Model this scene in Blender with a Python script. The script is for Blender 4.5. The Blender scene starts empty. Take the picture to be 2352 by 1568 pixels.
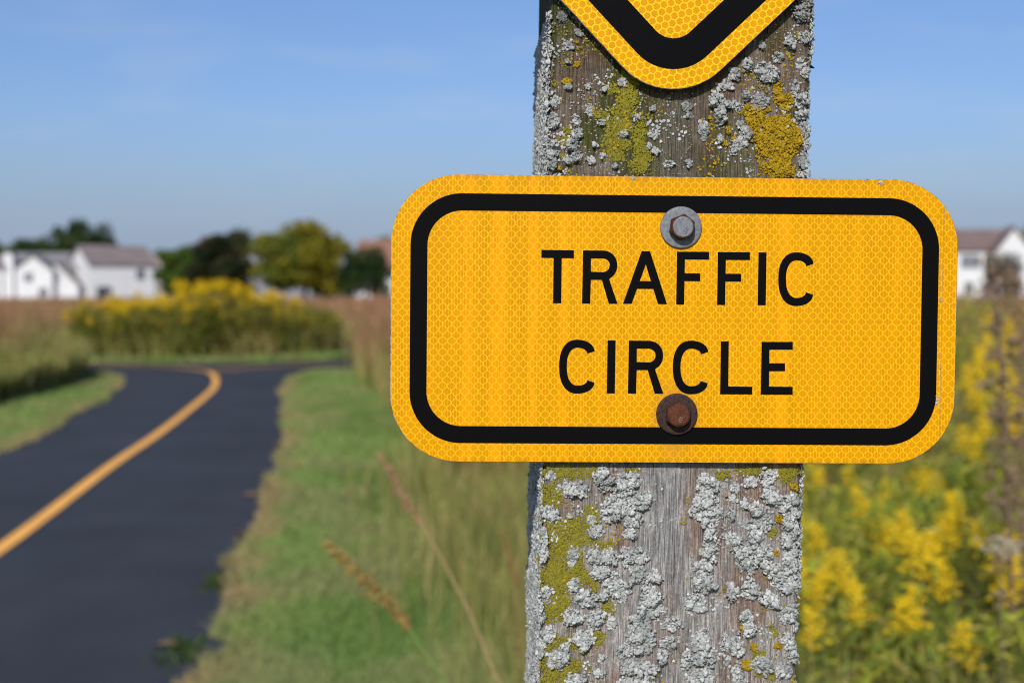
import bpy, bmesh, math
import numpy as np
from mathutils import Vector, Matrix

R = math.radians
rng = np.random.default_rng(7)
scene = bpy.context.scene
COL = bpy.data.collections.new("place")
scene.collection.children.link(COL)

# ------------------------------------------------------------------ camera
F = 50.0 / 36.0 * 2352.0            # focal length in reference pixels (reference frame 2352 x 1568)
H = 1.60
PITCH = math.atan((784.0 - 666.0) / F)
CAM = np.array([0.0, 0.0, H])
FWD = np.array([0.0, math.cos(PITCH), -math.sin(PITCH)])
UPV = np.array([0.0, math.sin(PITCH), math.cos(PITCH)])
RGT = np.array([1.0, 0.0, 0.0])


def ray(px, py):
    """direction (unit forward component) of a measured reference pixel"""
    return FWD + RGT * ((px - 1176.0) / F) + UPV * ((784.0 - py) / F)


def ground_at(px, py):
    d = ray(px, py)
    return CAM + d * (-H / d[2])


cam_d = bpy.data.cameras.new("camera")
cam_d.lens = 50.0
cam_d.sensor_width = 36.0
cam_d.clip_start = 0.05
cam_d.clip_end = 6000.0
cam = bpy.data.objects.new("camera", cam_d)
COL.objects.link(cam)
cam.location = (0, 0, H)
cam.rotation_euler = (R(90) - PITCH, 0, 0)
cam_d.dof.use_dof = True
cam_d.dof.focus_distance = 0.764
cam_d.dof.aperture_fstop = 8.6
cam_d.dof.aperture_blades = 9
scene.camera = cam

# ------------------------------------------------------------------ light
SUN_EL, SUN_AZ = R(31.5), R(11.5)    # azimuth measured from straight behind the camera towards the left
sdir = np.array([-math.sin(SUN_AZ) * math.cos(SUN_EL), -math.cos(SUN_AZ) * math.cos(SUN_EL), math.sin(SUN_EL)])
sl = bpy.data.lights.new("sun", 'SUN')
sl.energy = 4.7
sl.angle = R(0.53)
sl.color = (1.0, 0.945, 0.86)
so = bpy.data.objects.new("sun", sl)
COL.objects.link(so)
so.rotation_euler = Vector(-sdir).to_track_quat('-Z', 'Y').to_euler()

world = bpy.data.worlds.new("World")
scene.world = world
world.use_nodes = True
wn = world.node_tree
wn.nodes.clear()
sky = wn.nodes.new('ShaderNodeTexSky')
sky.sky_type = 'NISHITA'
sky.sun_disc = False
sky.sun_elevation = SUN_EL
sky.sun_rotation = math.atan2(sdir[0], sdir[1])
sky.air_density = 1.0
sky.dust_density = 1.6
sky.ozone_density = 2.2
bg = wn.nodes.new('ShaderNodeBackground')
bg.inputs['Strength'].default_value = 0.095
wo = wn.nodes.new('ShaderNodeOutputWorld')
tc = wn.nodes.new('ShaderNodeTexCoord')
mp = wn.nodes.new('ShaderNodeMapping')
mp.inputs['Scale'].default_value = (3.0, 3.0, 16.0)
cn = wn.nodes.new('ShaderNodeTexNoise')
cn.inputs['Scale'].default_value = 1.7
cn.inputs['Detail'].default_value = 6.0
cn.inputs['Roughness'].default_value = 0.55
cr = wn.nodes.new('ShaderNodeMapRange')
cr.inputs['From Min'].default_value = 0.50
cr.inputs['From Max'].default_value = 0.86
cr.inputs['To Max'].default_value = 0.35
mx = wn.nodes.new('ShaderNodeMix')
mx.data_type = 'RGBA'
mx.inputs['B'].default_value = (6.2, 6.6, 7.2, 1)
tint = wn.nodes.new('ShaderNodeMix')
tint.data_type = 'RGBA'
tint.blend_type = 'MULTIPLY'
tint.inputs['Factor'].default_value = 1.0
tint.inputs['B'].default_value = (0.81, 0.945, 1.27, 1)
wn.links.new(tc.outputs['Generated'], mp.inputs['Vector'])
wn.links.new(mp.outputs['Vector'], cn.inputs['Vector'])
wn.links.new(cn.outputs['Fac'], cr.inputs['Value'])
wn.links.new(sky.outputs['Color'], tint.inputs['A'])
wn.links.new(tint.outputs['Result'], mx.inputs['A'])
wn.links.new(cr.outputs['Result'], mx.inputs['Factor'])
sepz = wn.nodes.new('ShaderNodeSeparateXYZ')
wn.links.new(tc.outputs['Generated'], sepz.inputs[0])
hz = wn.nodes.new('ShaderNodeMapRange')
hz.interpolation_type = 'SMOOTHSTEP'
hz.inputs['From Min'].default_value = 0.13
hz.inputs['From Max'].default_value = 0.0
hz.inputs['To Max'].default_value = 0.85
wn.links.new(sepz.outputs['Z'], hz.inputs['Value'])
hm = wn.nodes.new('ShaderNodeMix')
hm.data_type = 'RGBA'
hm.inputs['B'].default_value = (3.45, 4.30, 5.95, 1)
wn.links.new(hz.outputs['Result'], hm.inputs['Factor'])
wn.links.new(mx.outputs['Result'], hm.inputs['A'])
wn.links.new(hm.outputs['Result'], bg.inputs['Color'])
wn.links.new(bg.outputs['Background'], wo.inputs['Surface'])

# ------------------------------------------------------------------ helpers: noise
def _hash(ix, iy, seed):
    n = (ix.astype(np.int64) * 374761393 + iy.astype(np.int64) * 668265263 + seed * 982451653) & 0xFFFFFFFF
    n = ((n ^ (n >> 13)) * 1274126177) & 0xFFFFFFFF
    n = n ^ (n >> 16)
    return (n & 0xFFFFFF) / float(0xFFFFFF)


def vnoise(x, y, seed=0):
    x = np.asarray(x, float); y = np.asarray(y, float)
    ix = np.floor(x); iy = np.floor(y)
    fx = x - ix; fy = y - iy
    fx = fx * fx * (3 - 2 * fx); fy = fy * fy * (3 - 2 * fy)
    a = _hash(ix, iy, seed); b = _hash(ix + 1, iy, seed)
    c = _hash(ix, iy + 1, seed); d = _hash(ix + 1, iy + 1, seed)
    return (a * (1 - fx) + b * fx) * (1 - fy) + (c * (1 - fx) + d * fx) * fy


def fbm(x, y, seed=0, oct=4):
    s = 0; a = 0.5; t = 0
    for i in range(oct):
        s = s + a * vnoise(np.asarray(x) * 2 ** i, np.asarray(y) * 2 ** i, seed + i * 17)
        t += a; a *= 0.5
    return s / t


def lerp(a, b, t):
    t = np.asarray(t)[..., None]
    return np.asarray(a) * (1 - t) + np.asarray(b) * t


def sstep(a, b, x):
    t = np.clip((np.asarray(x) - a) / (b - a), 0, 1)
    return t * t * (3 - 2 * t)

# ------------------------------------------------------------------ helpers: objects
def np_mesh(name, V, Fc, col=None, smooth=True, uniq=None):
    """V (n,3), Fc (m,k) faces or list of such arrays"""
    me = bpy.data.meshes.new(name)
    fl = Fc if isinstance(Fc, list) else [Fc]
    V = np.ascontiguousarray(V, dtype=np.float32)
    me.vertices.add(len(V))
    me.vertices.foreach_set('co', V.ravel())
    loops = np.concatenate([f.ravel() for f in fl]).astype(np.int32)
    tot = np.concatenate([np.full(len(f), f.shape[1]) for f in fl]).astype(np.int32)
    start = np.concatenate([[0], np.cumsum(tot)[:-1]]).astype(np.int32)
    me.loops.add(len(loops))
    me.loops.foreach_set('vertex_index', loops)
    me.polygons.add(len(tot))
    me.polygons.foreach_set('loop_start', start)
    me.update(calc_edges=True)
    me.polygons.foreach_set('use_smooth', np.full(len(tot), smooth, dtype=bool))
    if col is not None:
        c = np.ones((len(V), 4), dtype=np.float32)
        c[:, :3] = col
        at = me.attributes.new('Col', 'FLOAT_COLOR', 'POINT')
        at.data.foreach_set('color', c.ravel())
    me.validate()
    return me


def link(name, me, mats, parent=None):
    o = bpy.data.objects.new(name, me)
    COL.objects.link(o)
    if me is not None and mats is not None:
        if not isinstance(mats, (list, tuple)):
            mats = [mats]
        if len(me.materials) == 0:
            for m in mats:
                me.materials.append(m)
    if parent is not None:
        o.parent = parent
    return o


def tag(o, label=None, cat=None, group=None, kind=None):
    if label: o['label'] = label
    if cat: o['category'] = cat
    if group: o['group'] = group
    if kind: o['kind'] = kind
    return o


def empty(name, loc=(0, 0, 0), rz=0.0):
    o = bpy.data.objects.new(name, None)
    o.empty_display_size = 0.1
    COL.objects.link(o)
    o.location = loc
    o.rotation_euler = (0, 0, rz)
    return o


def from_bm(name, bm, mats, parent=None, smooth=False):
    bmesh.ops.recalc_face_normals(bm, faces=bm.faces[:])
    me = bpy.data.meshes.new(name)
    bm.to_mesh(me)
    bm.free()
    if smooth:
        for p in me.polygons:
            p.use_smooth = True
    return link(name, me, mats, parent)


def tube(pts, rad, n=6):
    pts = np.asarray(pts, float)
    rad = np.broadcast_to(np.asarray(rad, float), (len(pts),))
    V = []
    for i, p in enumerate(pts):
        t = pts[min(i + 1, len(pts) - 1)] - pts[max(i - 1, 0)]
        t = t / (np.linalg.norm(t) + 1e-12)
        a = np.cross(t, [0.31, 0.17, 0.93] if abs(t[2]) < 0.9 else [1, 0, 0])
        a /= np.linalg.norm(a)
        b = np.cross(t, a)
        for k in range(n):
            w = 2 * math.pi * k / n
            V.append(p + rad[i] * (a * math.cos(w) + b * math.sin(w)))
    Fq = []
    for i in range(len(pts) - 1):
        for k in range(n):
            Fq.append([i * n + k, i * n + (k + 1) % n, (i + 1) * n + (k + 1) % n, (i + 1) * n + k])
    return np.array(V), np.array(Fq)


def join(parts):
    """parts: list of (V, F) with equal face size -> (V, F)"""
    Vs, Fs, n = [], [], 0
    for v, f in parts:
        Vs.append(v); Fs.append(f + n); n += len(v)
    return np.concatenate(Vs), np.concatenate(Fs)

# ------------------------------------------------------------------ materials
def mat(name, color=(0.5, 0.5, 0.5), rough=0.6, metal=0.0, spec=0.5):
    m = bpy.data.materials.new(name)
    m.use_nodes = True
    b = m.node_tree.nodes['Principled BSDF']
    b.inputs['Base Color'].default_value = (*[q * 0.8 for q in color], 1)
    b.inputs['Roughness'].default_value = rough
    b.inputs['Metallic'].default_value = metal
    b.inputs['Specular IOR Level'].default_value = spec
    return m, m.node_tree, b


class NT:
    """tiny node-building helper"""
    def __init__(self, nt, gain=0.8):
        self.nt = nt
        self.gain = gain

    def node(self, typ, **kw):
        n = self.nt.nodes.new(typ)
        for k, v in kw.items():
            setattr(n, k, v)
        return n

    def put(self, sock, v):
        if sock.name == 'Base Color' and self.gain != 1.0:     # overall reflectance level of the material
            v = self.mix(1.0, v, (self.gain,) * 3, 'MULTIPLY')
        if isinstance(v, bpy.types.NodeSocket):
            self.nt.links.new(v, sock)
        else:
            sock.default_value = v

    def m(self, op, a, b=None, c=None):
        n = self.node('ShaderNodeMath', operation=op)
        self.put(n.inputs[0], a)
        if b is not None: self.put(n.inputs[1], b)
        if c is not None: self.put(n.inputs[2], c)
        return n.outputs[0]

    def mix(self, f, a, b, blend='MIX'):
        n = self.node('ShaderNodeMix', data_type='RGBA', blend_type=blend)
        self.put(n.inputs['Factor'], f)
        self.put(n.inputs['A'], a if isinstance(a, bpy.types.NodeSocket) else (*a, 1))
        self.put(n.inputs['B'], b if isinstance(b, bpy.types.NodeSocket) else (*b, 1))
        return n.outputs['Result']

    def rng(self, v, a, b, c=0.0, d=1.0):
        n = self.node('ShaderNodeMapRange')
        self.put(n.inputs['Value'], v)
        for i, x in zip(('From Min', 'From Max', 'To Min', 'To Max'), (a, b, c, d)):
            self.put(n.inputs[i], x)
        return n.outputs['Result']

    def coord(self, kind='Object', scale=(1, 1, 1), rot=(0, 0, 0)):
        t = self.node('ShaderNodeTexCoord')
        p = self.node('ShaderNodeMapping')
        p.inputs['Scale'].default_value = scale
        p.inputs['Rotation'].default_value = rot
        self.nt.links.new(t.outputs[kind], p.inputs['Vector'])
        return p.outputs['Vector']

    def noise(self, vec, scale, detail=4.0, rough=0.5):
        n = self.node('ShaderNodeTexNoise')
        self.nt.links.new(vec, n.inputs['Vector'])
        n.inputs['Scale'].default_value = scale
        n.inputs['Detail'].default_value = detail
        n.inputs['Roughness'].default_value = rough
        return n.outputs['Fac']

    def bump(self, h, strength, dist, bsdf):
        n = self.node('ShaderNodeBump')
        n.inputs['Strength'].default_value = strength
        n.inputs['Distance'].default_value = dist
        self.nt.links.new(h, n.inputs['Height'])
        self.nt.links.new(n.outputs['Normal'], bsdf.inputs['Normal'])


def col_mat(name, rough=0.7, spec=0.3, var=0.0, vscale=200.0, transl=0.0, bump=None, gain=0.8):
    """material coloured by the mesh's own Col attribute, with a little procedural variation"""
    m, nt, b = mat(name, rough=rough, spec=spec)
    T = NT(nt, gain)
    a = T.node('ShaderNodeAttribute', attribute_name='Col')
    c = a.outputs['Color']
    if var:
        n = T.noise(T.coord('Object'), vscale, 3.0)
        k = T.rng(n, 0.25, 0.75, 1 - var, 1 + var)
        c = T.mix(1.0, c, k, 'MULTIPLY')
    T.put(b.inputs['Base Color'], c)
    if bump:
        T.bump(T.noise(T.coord('Object'), bump[0], 4.0), bump[1], bump[2], b)
    if transl:
        tb = T.node('ShaderNodeBsdfTranslucent')
        T.put(tb.inputs['Color'], c)
        ms = T.node('ShaderNodeMixShader')
        ms.inputs['Fac'].default_value = transl
        out = nt.nodes['Material Output']
        nt.links.new(b.outputs[0], ms.inputs[1])
        nt.links.new(tb.outputs[0], ms.inputs[2])
        nt.links.new(ms.outputs[0], out.inputs['Surface'])
    return m


def sheeting(name, hexa=False):
    """yellow retroreflective sheeting: a net of bright seams over darker cells"""
    m, nt, b = mat(name, rough=0.34, spec=0.08)
    T = NT(nt, 0.97)
    t = T.node('ShaderNodeTexCoord')
    mpn = T.node('ShaderNodeMapping')
    if hexa:
        mpn.inputs['Rotation'].default_value = (0, R(16), 0)
    nt.links.new(t.outputs['Object'], mpn.inputs['Vector'])
    sep = T.node('ShaderNodeSeparateXYZ')
    nt.links.new(mpn.outputs['Vector'], sep.inputs[0])
    x, z = sep.outputs['X'], sep.outputs['Z']
    if hexa:
        s = 0.0040
        ux = T.m('DIVIDE', x, s); uy = T.m('DIVIDE', z, s * 1.02)
        ry = math.sqrt(3)
        ax = T.m('SUBTRACT', T.m('FLOORED_MODULO', ux, 1.0), 0.5)
        ay = T.m('SUBTRACT', T.m('FLOORED_MODULO', uy, ry), ry / 2)
        bx = T.m('SUBTRACT', T.m('FLOORED_MODULO', T.m('SUBTRACT', ux, 0.5), 1.0), 0.5)
        by = T.m('SUBTRACT', T.m('FLOORED_MODULO', T.m('SUBTRACT', uy, ry / 2), ry), ry / 2)
        da = T.m('ADD', T.m('MULTIPLY', ax, ax), T.m('MULTIPLY', ay, ay))
        db = T.m('ADD', T.m('MULTIPLY', bx, bx), T.m('MULTIPLY', by, by))

        def hd(px_, py_):
            px_ = T.m('ABSOLUTE', px_); py_ = T.m('ABSOLUTE', py_)
            return T.m('MAXIMUM', px_, T.m('ADD', T.m('MULTIPLY', px_, 0.5), T.m('MULTIPLY', py_, 0.8660254)))
        use = T.m('LESS_THAN', da, db)
        h = T.m('ADD', T.m('MULTIPLY', hd(ax, ay), use), T.m('MULTIPLY', hd(bx, by), T.m('SUBTRACT', 1.0, use)))
        line = T.rng(h, 0.405, 0.445)
        # diagonal hatching inside the cells
        dg = T.m('FLOORED_MODULO', T.m('DIVIDE', T.m('ADD', x, z), 0.0016), 1.0)
        hatch = T.rng(T.m('ABSOLUTE', T.m('SUBTRACT', dg, 0.5)), 0.30, 0.46)
    else:
        W_, R_ = 0.00479, 0.0030            # cell width, row pitch
        S_ = 0.0012                          # length of the upright seams
        H_ = 2 * R_ - S_
        def cell_d(ox, oy):
            px_ = T.m('ABSOLUTE', T.m('SUBTRACT', T.m('FLOORED_MODULO', T.m('SUBTRACT', x, ox), W_), W_ / 2))
            py_ = T.m('ABSOLUTE', T.m('SUBTRACT', T.m('FLOORED_MODULO', T.m('SUBTRACT', z, oy), 2 * R_), R_))
            d1 = T.m('DIVIDE', px_, W_)
            d2 = T.m('DIVIDE', T.m('ADD', py_, T.m('MULTIPLY', px_, (H_ - S_) / W_)), H_)
            return T.m('MAXIMUM', d1, d2)
        hx = T.m('MINIMUM', cell_d(0.0, 0.0), cell_d(W_ / 2, R_))
        line = T.m('MULTIPLY', T.rng(hx, 0.440, 0.470), 0.82)
        dg = T.m('FLOORED_MODULO', T.m('DIVIDE', x, 0.00158), 1.0)
        hatch = T.rng(T.m('ABSOLUTE', T.m('SUBTRACT', dg, 0.5)), 0.32, 0.46)
        seg = T.m('FLOORED_MODULO', T.m('DIVIDE', z, 0.0095), 1.0)
        hatch = T.m('MULTIPLY', hatch, T.rng(T.m('ABSOLUTE', T.m('SUBTRACT', seg, 0.5)), 0.44, 0.48, 1.0, 0.0))
    obj = T.coord('Object')
    n1 = T.noise(T.coord('Object', (190, 1, 14)), 1.0, 3.0)
    n2 = T.noise(obj, 900, 2.0)
    cell = T.mix(T.rng(n1, 0.35, 0.70), (0.49, 0.216, 0.0006), (0.60, 0.253, 0.0008))
    cell = T.mix(T.m('MULTIPLY', T.rng(n2, 0.45, 0.75), 0.35), cell, (0.42, 0.18, 0.0012))
    cell = T.mix(T.m('MULTIPLY', hatch, 0.55), cell, (0.76, 0.37, 0.012))
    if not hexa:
        # view-dependent glints of the prismatic sheeting, painted into the cells as orange bands
        glint_band = None
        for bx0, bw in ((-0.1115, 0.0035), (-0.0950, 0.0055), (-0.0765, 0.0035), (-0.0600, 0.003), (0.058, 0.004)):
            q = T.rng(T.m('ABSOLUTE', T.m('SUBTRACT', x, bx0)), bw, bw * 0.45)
            glint_band = q if glint_band is None else T.m('MAXIMUM', glint_band, q)
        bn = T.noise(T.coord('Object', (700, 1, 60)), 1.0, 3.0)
        cell = T.mix(T.m('MULTIPLY', glint_band, T.rng(bn, 0.36, 0.66, 0.0, 0.95)), cell, (0.90, 0.295, 0.004))
    c = T.mix(line, cell, (0.82, 0.475, 0.005))
    # grime that has settled along the upper rim
    gr = T.noise(obj, 130, 5.0, 0.65)
    if not hexa:
        rim = T.rng(z, 0.066, 0.0765)
        c = T.mix(T.m('MULTIPLY', T.m('MULTIPLY', rim, rim), T.rng(gr, 0.45, 0.75, 0.0, 0.75)), c, (0.30, 0.16, 0.012))
        bot = T.rng(z, -0.0735, -0.0765)
        c = T.mix(T.m('MULTIPLY', bot, T.rng(gr, 0.5, 0.62, 0.0, 0.6)), c, (0.22, 0.12, 0.01))
        # rusty run-off stain round the lower bolt
        dx = T.m('SUBTRACT', x, 0.0008); dz = T.m('ADD', z, 0.0535)
        dd = T.m('SQRT', T.m('ADD', T.m('MULTIPLY', dx, dx), T.m('MULTIPLY', T.m('MULTIPLY', dz, dz), 0.35)))
        c = T.mix(T.m('MULTIPLY', T.rng(dd, 0.0145, 0.008), T.rng(gr, 0.2, 0.6, 0.35, 0.75)), c, (0.42, 0.20, 0.02))
    T.put(b.inputs['Base Color'], c)
    T.put(b.inputs['Roughness'], T.rng(n2, 0.3, 0.7, 0.28, 0.46))
    hb = T.m('ADD', T.m('MULTIPLY', line, 0.6), T.m('MULTIPLY', T.noise(obj, 420, 3.0), 0.6))
    T.bump(hb, 0.22, 0.0003, b)
    return m


M = {}
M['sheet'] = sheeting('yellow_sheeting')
M['sheet_hex'] = sheeting('yellow_sheeting_hex', True)
m, nt, b = mat('black_vinyl', (0.0055, 0.0055, 0.006), 0.28, 0, 0.025); T = NT(nt)
ns = T.noise(T.coord('Object'), 300, 4.0, 0.7)
T.put(b.inputs['Base Color'], T.mix(T.rng(ns, 0.74, 0.80), (0.0050, 0.0050, 0.0054), (0.02, 0.02, 0.022)))
T.put(b.inputs['Roughness'], T.rng(ns, 0.3, 0.7, 0.22, 0.36))
M['black'] = m
m, nt, b = mat('bare_aluminium', (0.62, 0.62, 0.60), 0.5, 0.6, 0.5); T = NT(nt)
T.put(b.inputs['Base Color'], T.mix(T.rng(T.noise(T.coord('Object'), 260, 4.0), 0.45, 0.6), (0.70, 0.69, 0.66), (0.18, 0.16, 0.13)))
M['alu'] = m


def metal_mat(name, base, dark, rough, metal, sc=900):
    m, nt, b = mat(name, base, rough, metal); T = NT(nt)
    o = T.coord('Object')
    n = T.noise(o, sc, 5.0, 0.65)
    n2 = T.noise(o, sc * 0.3, 3.0)
    f = T.m('MULTIPLY', T.rng(n, 0.38, 0.62), T.rng(n2, 0.25, 0.65, 0.35, 1.0))
    T.put(b.inputs['Base Color'], T.mix(f, base, dark))
    T.put(b.inputs['Roughness'], T.rng(n, 0.3, 0.7, rough - 0.1, rough + 0.15))
    T.bump(n, 0.35, 0.0004, b)
    b.inputs['Specular IOR Level'].default_value = 0.25
    return m


M['galv'] = metal_mat('galvanised_steel', (0.22, 0.235, 0.255), (0.12, 0.13, 0.147), 0.6, 0.2, 500)
M['rust_head'] = metal_mat('rusty_steel', (0.125, 0.038, 0.014), (0.035, 0.012, 0.007), 0.8, 0.0, 700)
M['rust_dark'] = metal_mat('dark_rusty_washer', (0.055, 0.027, 0.023), (0.014, 0.008, 0.008), 0.65, 0.1, 900)
M['rust_edge'] = metal_mat('rusty_bolt_side', (0.10, 0.032, 0.014), (0.03, 0.012, 0.008), 0.75, 0.0, 600)
M['verdigris'] = metal_mat('pale_oxide', (0.24, 0.235, 0.19), (0.13, 0.10, 0.06), 0.8, 0.0, 900)

# weathered wood: colour from the mesh, grain from stretched noise
m, nt, b = mat('weathered_wood', rough=0.85, spec=0.2); T = NT(nt)
a = T.node('ShaderNodeAttribute', attribute_name='Col')
g1 = T.noise(T.coord('Object', (1500, 1500, 70)), 1.0, 3.0, 0.55)
g2 = T.noise(T.coord('Object', (620, 620, 38)), 1.0, 4.0, 0.6)
g3 = T.noise(T.coord('Object', (260, 260, 190)), 1.0, 5.0, 0.7)
c = a.outputs['Color']
c = T.mix(1.0, c, T.rng(g1, 0.32, 0.66, 0.44, 1.34), 'MULTIPLY')
c = T.mix(1.0, c, T.rng(g2, 0.25, 0.75, 0.66, 1.30), 'MULTIPLY')
c = T.mix(1.0, c, T.rng(g3, 0.25, 0.75, 0.62, 1.36), 'MULTIPLY')
g4 = T.noise(T.coord('Object', (1600, 1600, 700)), 1.0, 3.0, 0.7)
c = T.mix(1.0, c, T.rng(g4, 0.30, 0.70, 0.60, 1.40), 'MULTIPLY')
T.put(b.inputs['Base Color'], c)
T.bump(T.m('ADD', T.m('MULTIPLY', g1, 1.0), T.m('ADD', T.m('MULTIPLY', g3, 0.5), T.m('MULTIPLY', g2, 0.7))), 0.9, 0.0011, b)
M['wood'] = m
M['lichen'] = col_mat('lichen', 0.92, 0.12, 0.16, 1500)
M['plant'] = col_mat('plant', 0.75, 0.06, 0.0, 1, 0.28, gain=1.0)
M['petal'] = col_mat('petal', 0.7, 0.15, 0.0, 1, 0.22, gain=1.0)
M['leafy'] = col_mat('tree_leaves', 0.7, 0.08, 0.0, 1, 0.22)
M['bark'] = col_mat('bark', 0.9, 0.1, 0.25, 9.0, 0.0, (14.0, 0.5, 0.03))
M['soil'] = col_mat('turf_soil', 0.95, 0.1, 0.22, 26.0, 0.0, (60.0, 0.6, 0.02), 0.95)

m, nt, b = mat('asphalt', rough=0.85, spec=0.18); T = NT(nt)
o_ = T.coord('Object')
n1 = T.noise(o_, 0.9, 4.0); n2 = T.noise(o_, 260, 3.0, 0.7); n3 = T.noise(T.coord('Object', (1, 0.35, 1)), 2.6, 4.0)
c = T.mix(T.rng(n1, 0.3, 0.7), (0.038, 0.044, 0.055), (0.056, 0.063, 0.078))
c = T.mix(T.rng(n3, 0.5, 0.75, 0.0, 0.45), c, (0.034, 0.039, 0.050))
c = T.mix(T.rng(n2, 0.58, 0.75, 0.0, 0.6), c, (0.125, 0.125, 0.13))
T.put(b.inputs['Base Color'], c)
T.bump(n2, 0.5, 0.004, b)
M['asphalt'] = m
m, nt, b = mat('yellow_line_paint', rough=0.7, spec=0.3); T = NT(nt, 1.0)
o_ = T.coord('Object')
n1 = T.noise(o_, 60, 5.0, 0.7); n2 = T.noise(o_, 1.6, 3.0)
c = T.mix(T.rng(n2, 0.3, 0.7), (0.95, 0.475, 0.085), (0.84, 0.40, 0.080))
c = T.mix(T.rng(n1, 0.62, 0.76, 0.0, 0.35), c, (0.20, 0.14, 0.08))
T.put(b.inputs['Base Color'], c)
M['line'] = m

m, nt, b = mat('white_siding', rough=0.6, spec=0.3); T = NT(nt)
t = T.node('ShaderNodeTexCoord'); sp = T.node('ShaderNodeSeparateXYZ'); nt.links.new(t.outputs['Object'], sp.inputs[0])
brd = T.m('FLOORED_MODULO', T.m('DIVIDE', sp.outputs['Z'], 0.18), 1.0)
n1 = T.noise(t.outputs['Object'], 0.8, 3.0)
c = T.mix(T.rng(n1, 0.3, 0.7), (0.78, 0.79, 0.80), (0.70, 0.71, 0.73))
T.put(b.inputs['Base Color'], c)
T.bump(brd, 0.5, 0.03, b)
M['siding'] = m


def shingle(name, c1, c2):
    m, nt, b = mat(name, rough=0.85, spec=0.2); T = NT(nt)
    n1 = T.noise(T.coord('Object', (2, 2, 9)), 1.6, 4.0, 0.7)
    n2 = T.noise(T.coord('Object'), 0.5, 3.0)
    c = T.mix(T.rng(n1, 0.3, 0.7), c1, c2)
    c = T.mix(1.0, c, T.rng(n2, 0.3, 0.7, 0.85, 1.15), 'MULTIPLY')
    T.put(b.inputs['Base Color'], c)
    return m


M['roof_brown'] = shingle('brown_shingles', (0.185, 0.155, 0.155), (0.25, 0.21, 0.205))
M['roof_grey'] = shingle('grey_shingles', (0.19, 0.19, 0.20), (0.26, 0.255, 0.26))
M['roof_red'] = shingle('reddish_shingles', (0.165, 0.115, 0.11), (0.215, 0.155, 0.145))
M['roof_tan'] = shingle('terracotta_shingles', (0.22, 0.118, 0.082), (0.29, 0.155, 0.11))
M['chimney'] = shingle('pale_chimney_brick', (0.52, 0.45, 0.40), (0.62, 0.56, 0.50))
M['glass'] = mat('window_glass', (0.10, 0.12, 0.14), 0.12, 0, 0.6)[0]
M['trim'] = mat('white_trim', (0.74, 0.75, 0.76), 0.5)[0]
M['door'] = mat('dark_door', (0.05, 0.055, 0.065), 0.5)[0]

# ------------------------------------------------------------------ sign and post frames
YAW = R(2.0)
TX = np.array([math.cos(YAW), math.sin(YAW), 0.0])        # along the sign, to the right and slightly away
NB = np.array([-math.sin(YAW), math.cos(YAW), 0.0])       # into the post


def frame(origin, roll):
    """matrix with local x along the face, y into the post, z up; roll leans the top to the right"""
    x = TX * math.cos(roll) - np.array([0, 0, 1.0]) * math.sin(roll)
    z = TX * math.sin(roll) + np.array([0, 0, 1.0]) * math.cos(roll)
    Mx = Matrix.Identity(4)
    for i in range(3):
        Mx[i][0] = x[i]; Mx[i][1] = NB[i]; Mx[i][2] = z[i]; Mx[i][3] = origin[i]
    return Mx


STAND = 0.0062                                               # gap between plate front and the wood
P_PLATE = CAM + ray(1551.5, 735.5) * 0.7625
M_PLATE = frame(P_PLATE, R(0.53))
d = ray(1552.5, 735.5)
P_POST = CAM + d * (np.dot(P_PLATE + NB * STAND - CAM, NB) / np.dot(d, NB))
M_POST = frame(P_POST, R(0.88))


def to_local(Mx, px, py, y=0.0):
    """measured reference pixel -> local (x, z) on the plane at local depth y"""
    Mi = np.array(Mx.inverted())
    o = Mi[:3, :3] @ CAM + Mi[:3, 3]
    px = np.asarray(px, float); py = np.asarray(py, float)
    dd = FWD[None] + ((px - 1176.0) / F).reshape(-1, 1) * RGT + ((784.0 - py) / F).reshape(-1, 1) * UPV
    dl = dd @ Mi[:3, :3].T
    t = (y - o[1]) / dl[:, 1]
    return o[0] + dl[:, 0] * t, o[2] + dl[:, 2] * t

# ------------------------------------------------------------------ signs
def rrect(w, h, r, n=14):
    pts = []
    for cx, cz, a0 in ((w / 2 - r, h / 2 - r, 0), (-w / 2 + r, h / 2 - r, 90), (-w / 2 + r, -h / 2 + r, 180), (w / 2 - r, -h / 2 + r, 270)):
        for k in range(n + 1):
            a = R(a0 + 90 * k / n)
            pts.append((cx + r * math.cos(a), cz + r * math.sin(a)))
    return pts


def rot2(pts, deg):
    c, s = math.cos(R(deg)), math.sin(R(deg))
    return [(x * c - z * s, x * s + z * c) for x, z in pts]


def plate(name, pts, th, mats, parent):
    """front face at y=0 (material 0), rim and back bare metal (material 1), with a tiny rolled edge"""
    bm = bmesh.new()
    e = 0.0003
    cx = sum(p[0] for p in pts) / len(pts); cz = sum(p[1] for p in pts) / len(pts)

    def loop(y, inset):
        out = []
        for x, z in pts:
            L = math.hypot(x - cx, z - cz)
            k = (L - inset) / L
            out.append(bm.verts.new((cx + (x - cx) * k, y, cz + (z - cz) * k)))
        return out
    a, b_, c_ = loop(0, e), loop(e, 0), loop(th, 0)
    f = bm.faces.new(a); f.material_index = 0
    n = len(pts)
    for l0, l1 in ((a, b_), (b_, c_)):
        for i in range(n):
            f = bm.faces.new((l0[i], l0[(i + 1) % n], l1[(i + 1) % n], l1[i])); f.material_index = 1
    f = bm.faces.new(c_); f.material_index = 1
    return from_bm(name, bm, mats, parent)


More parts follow.
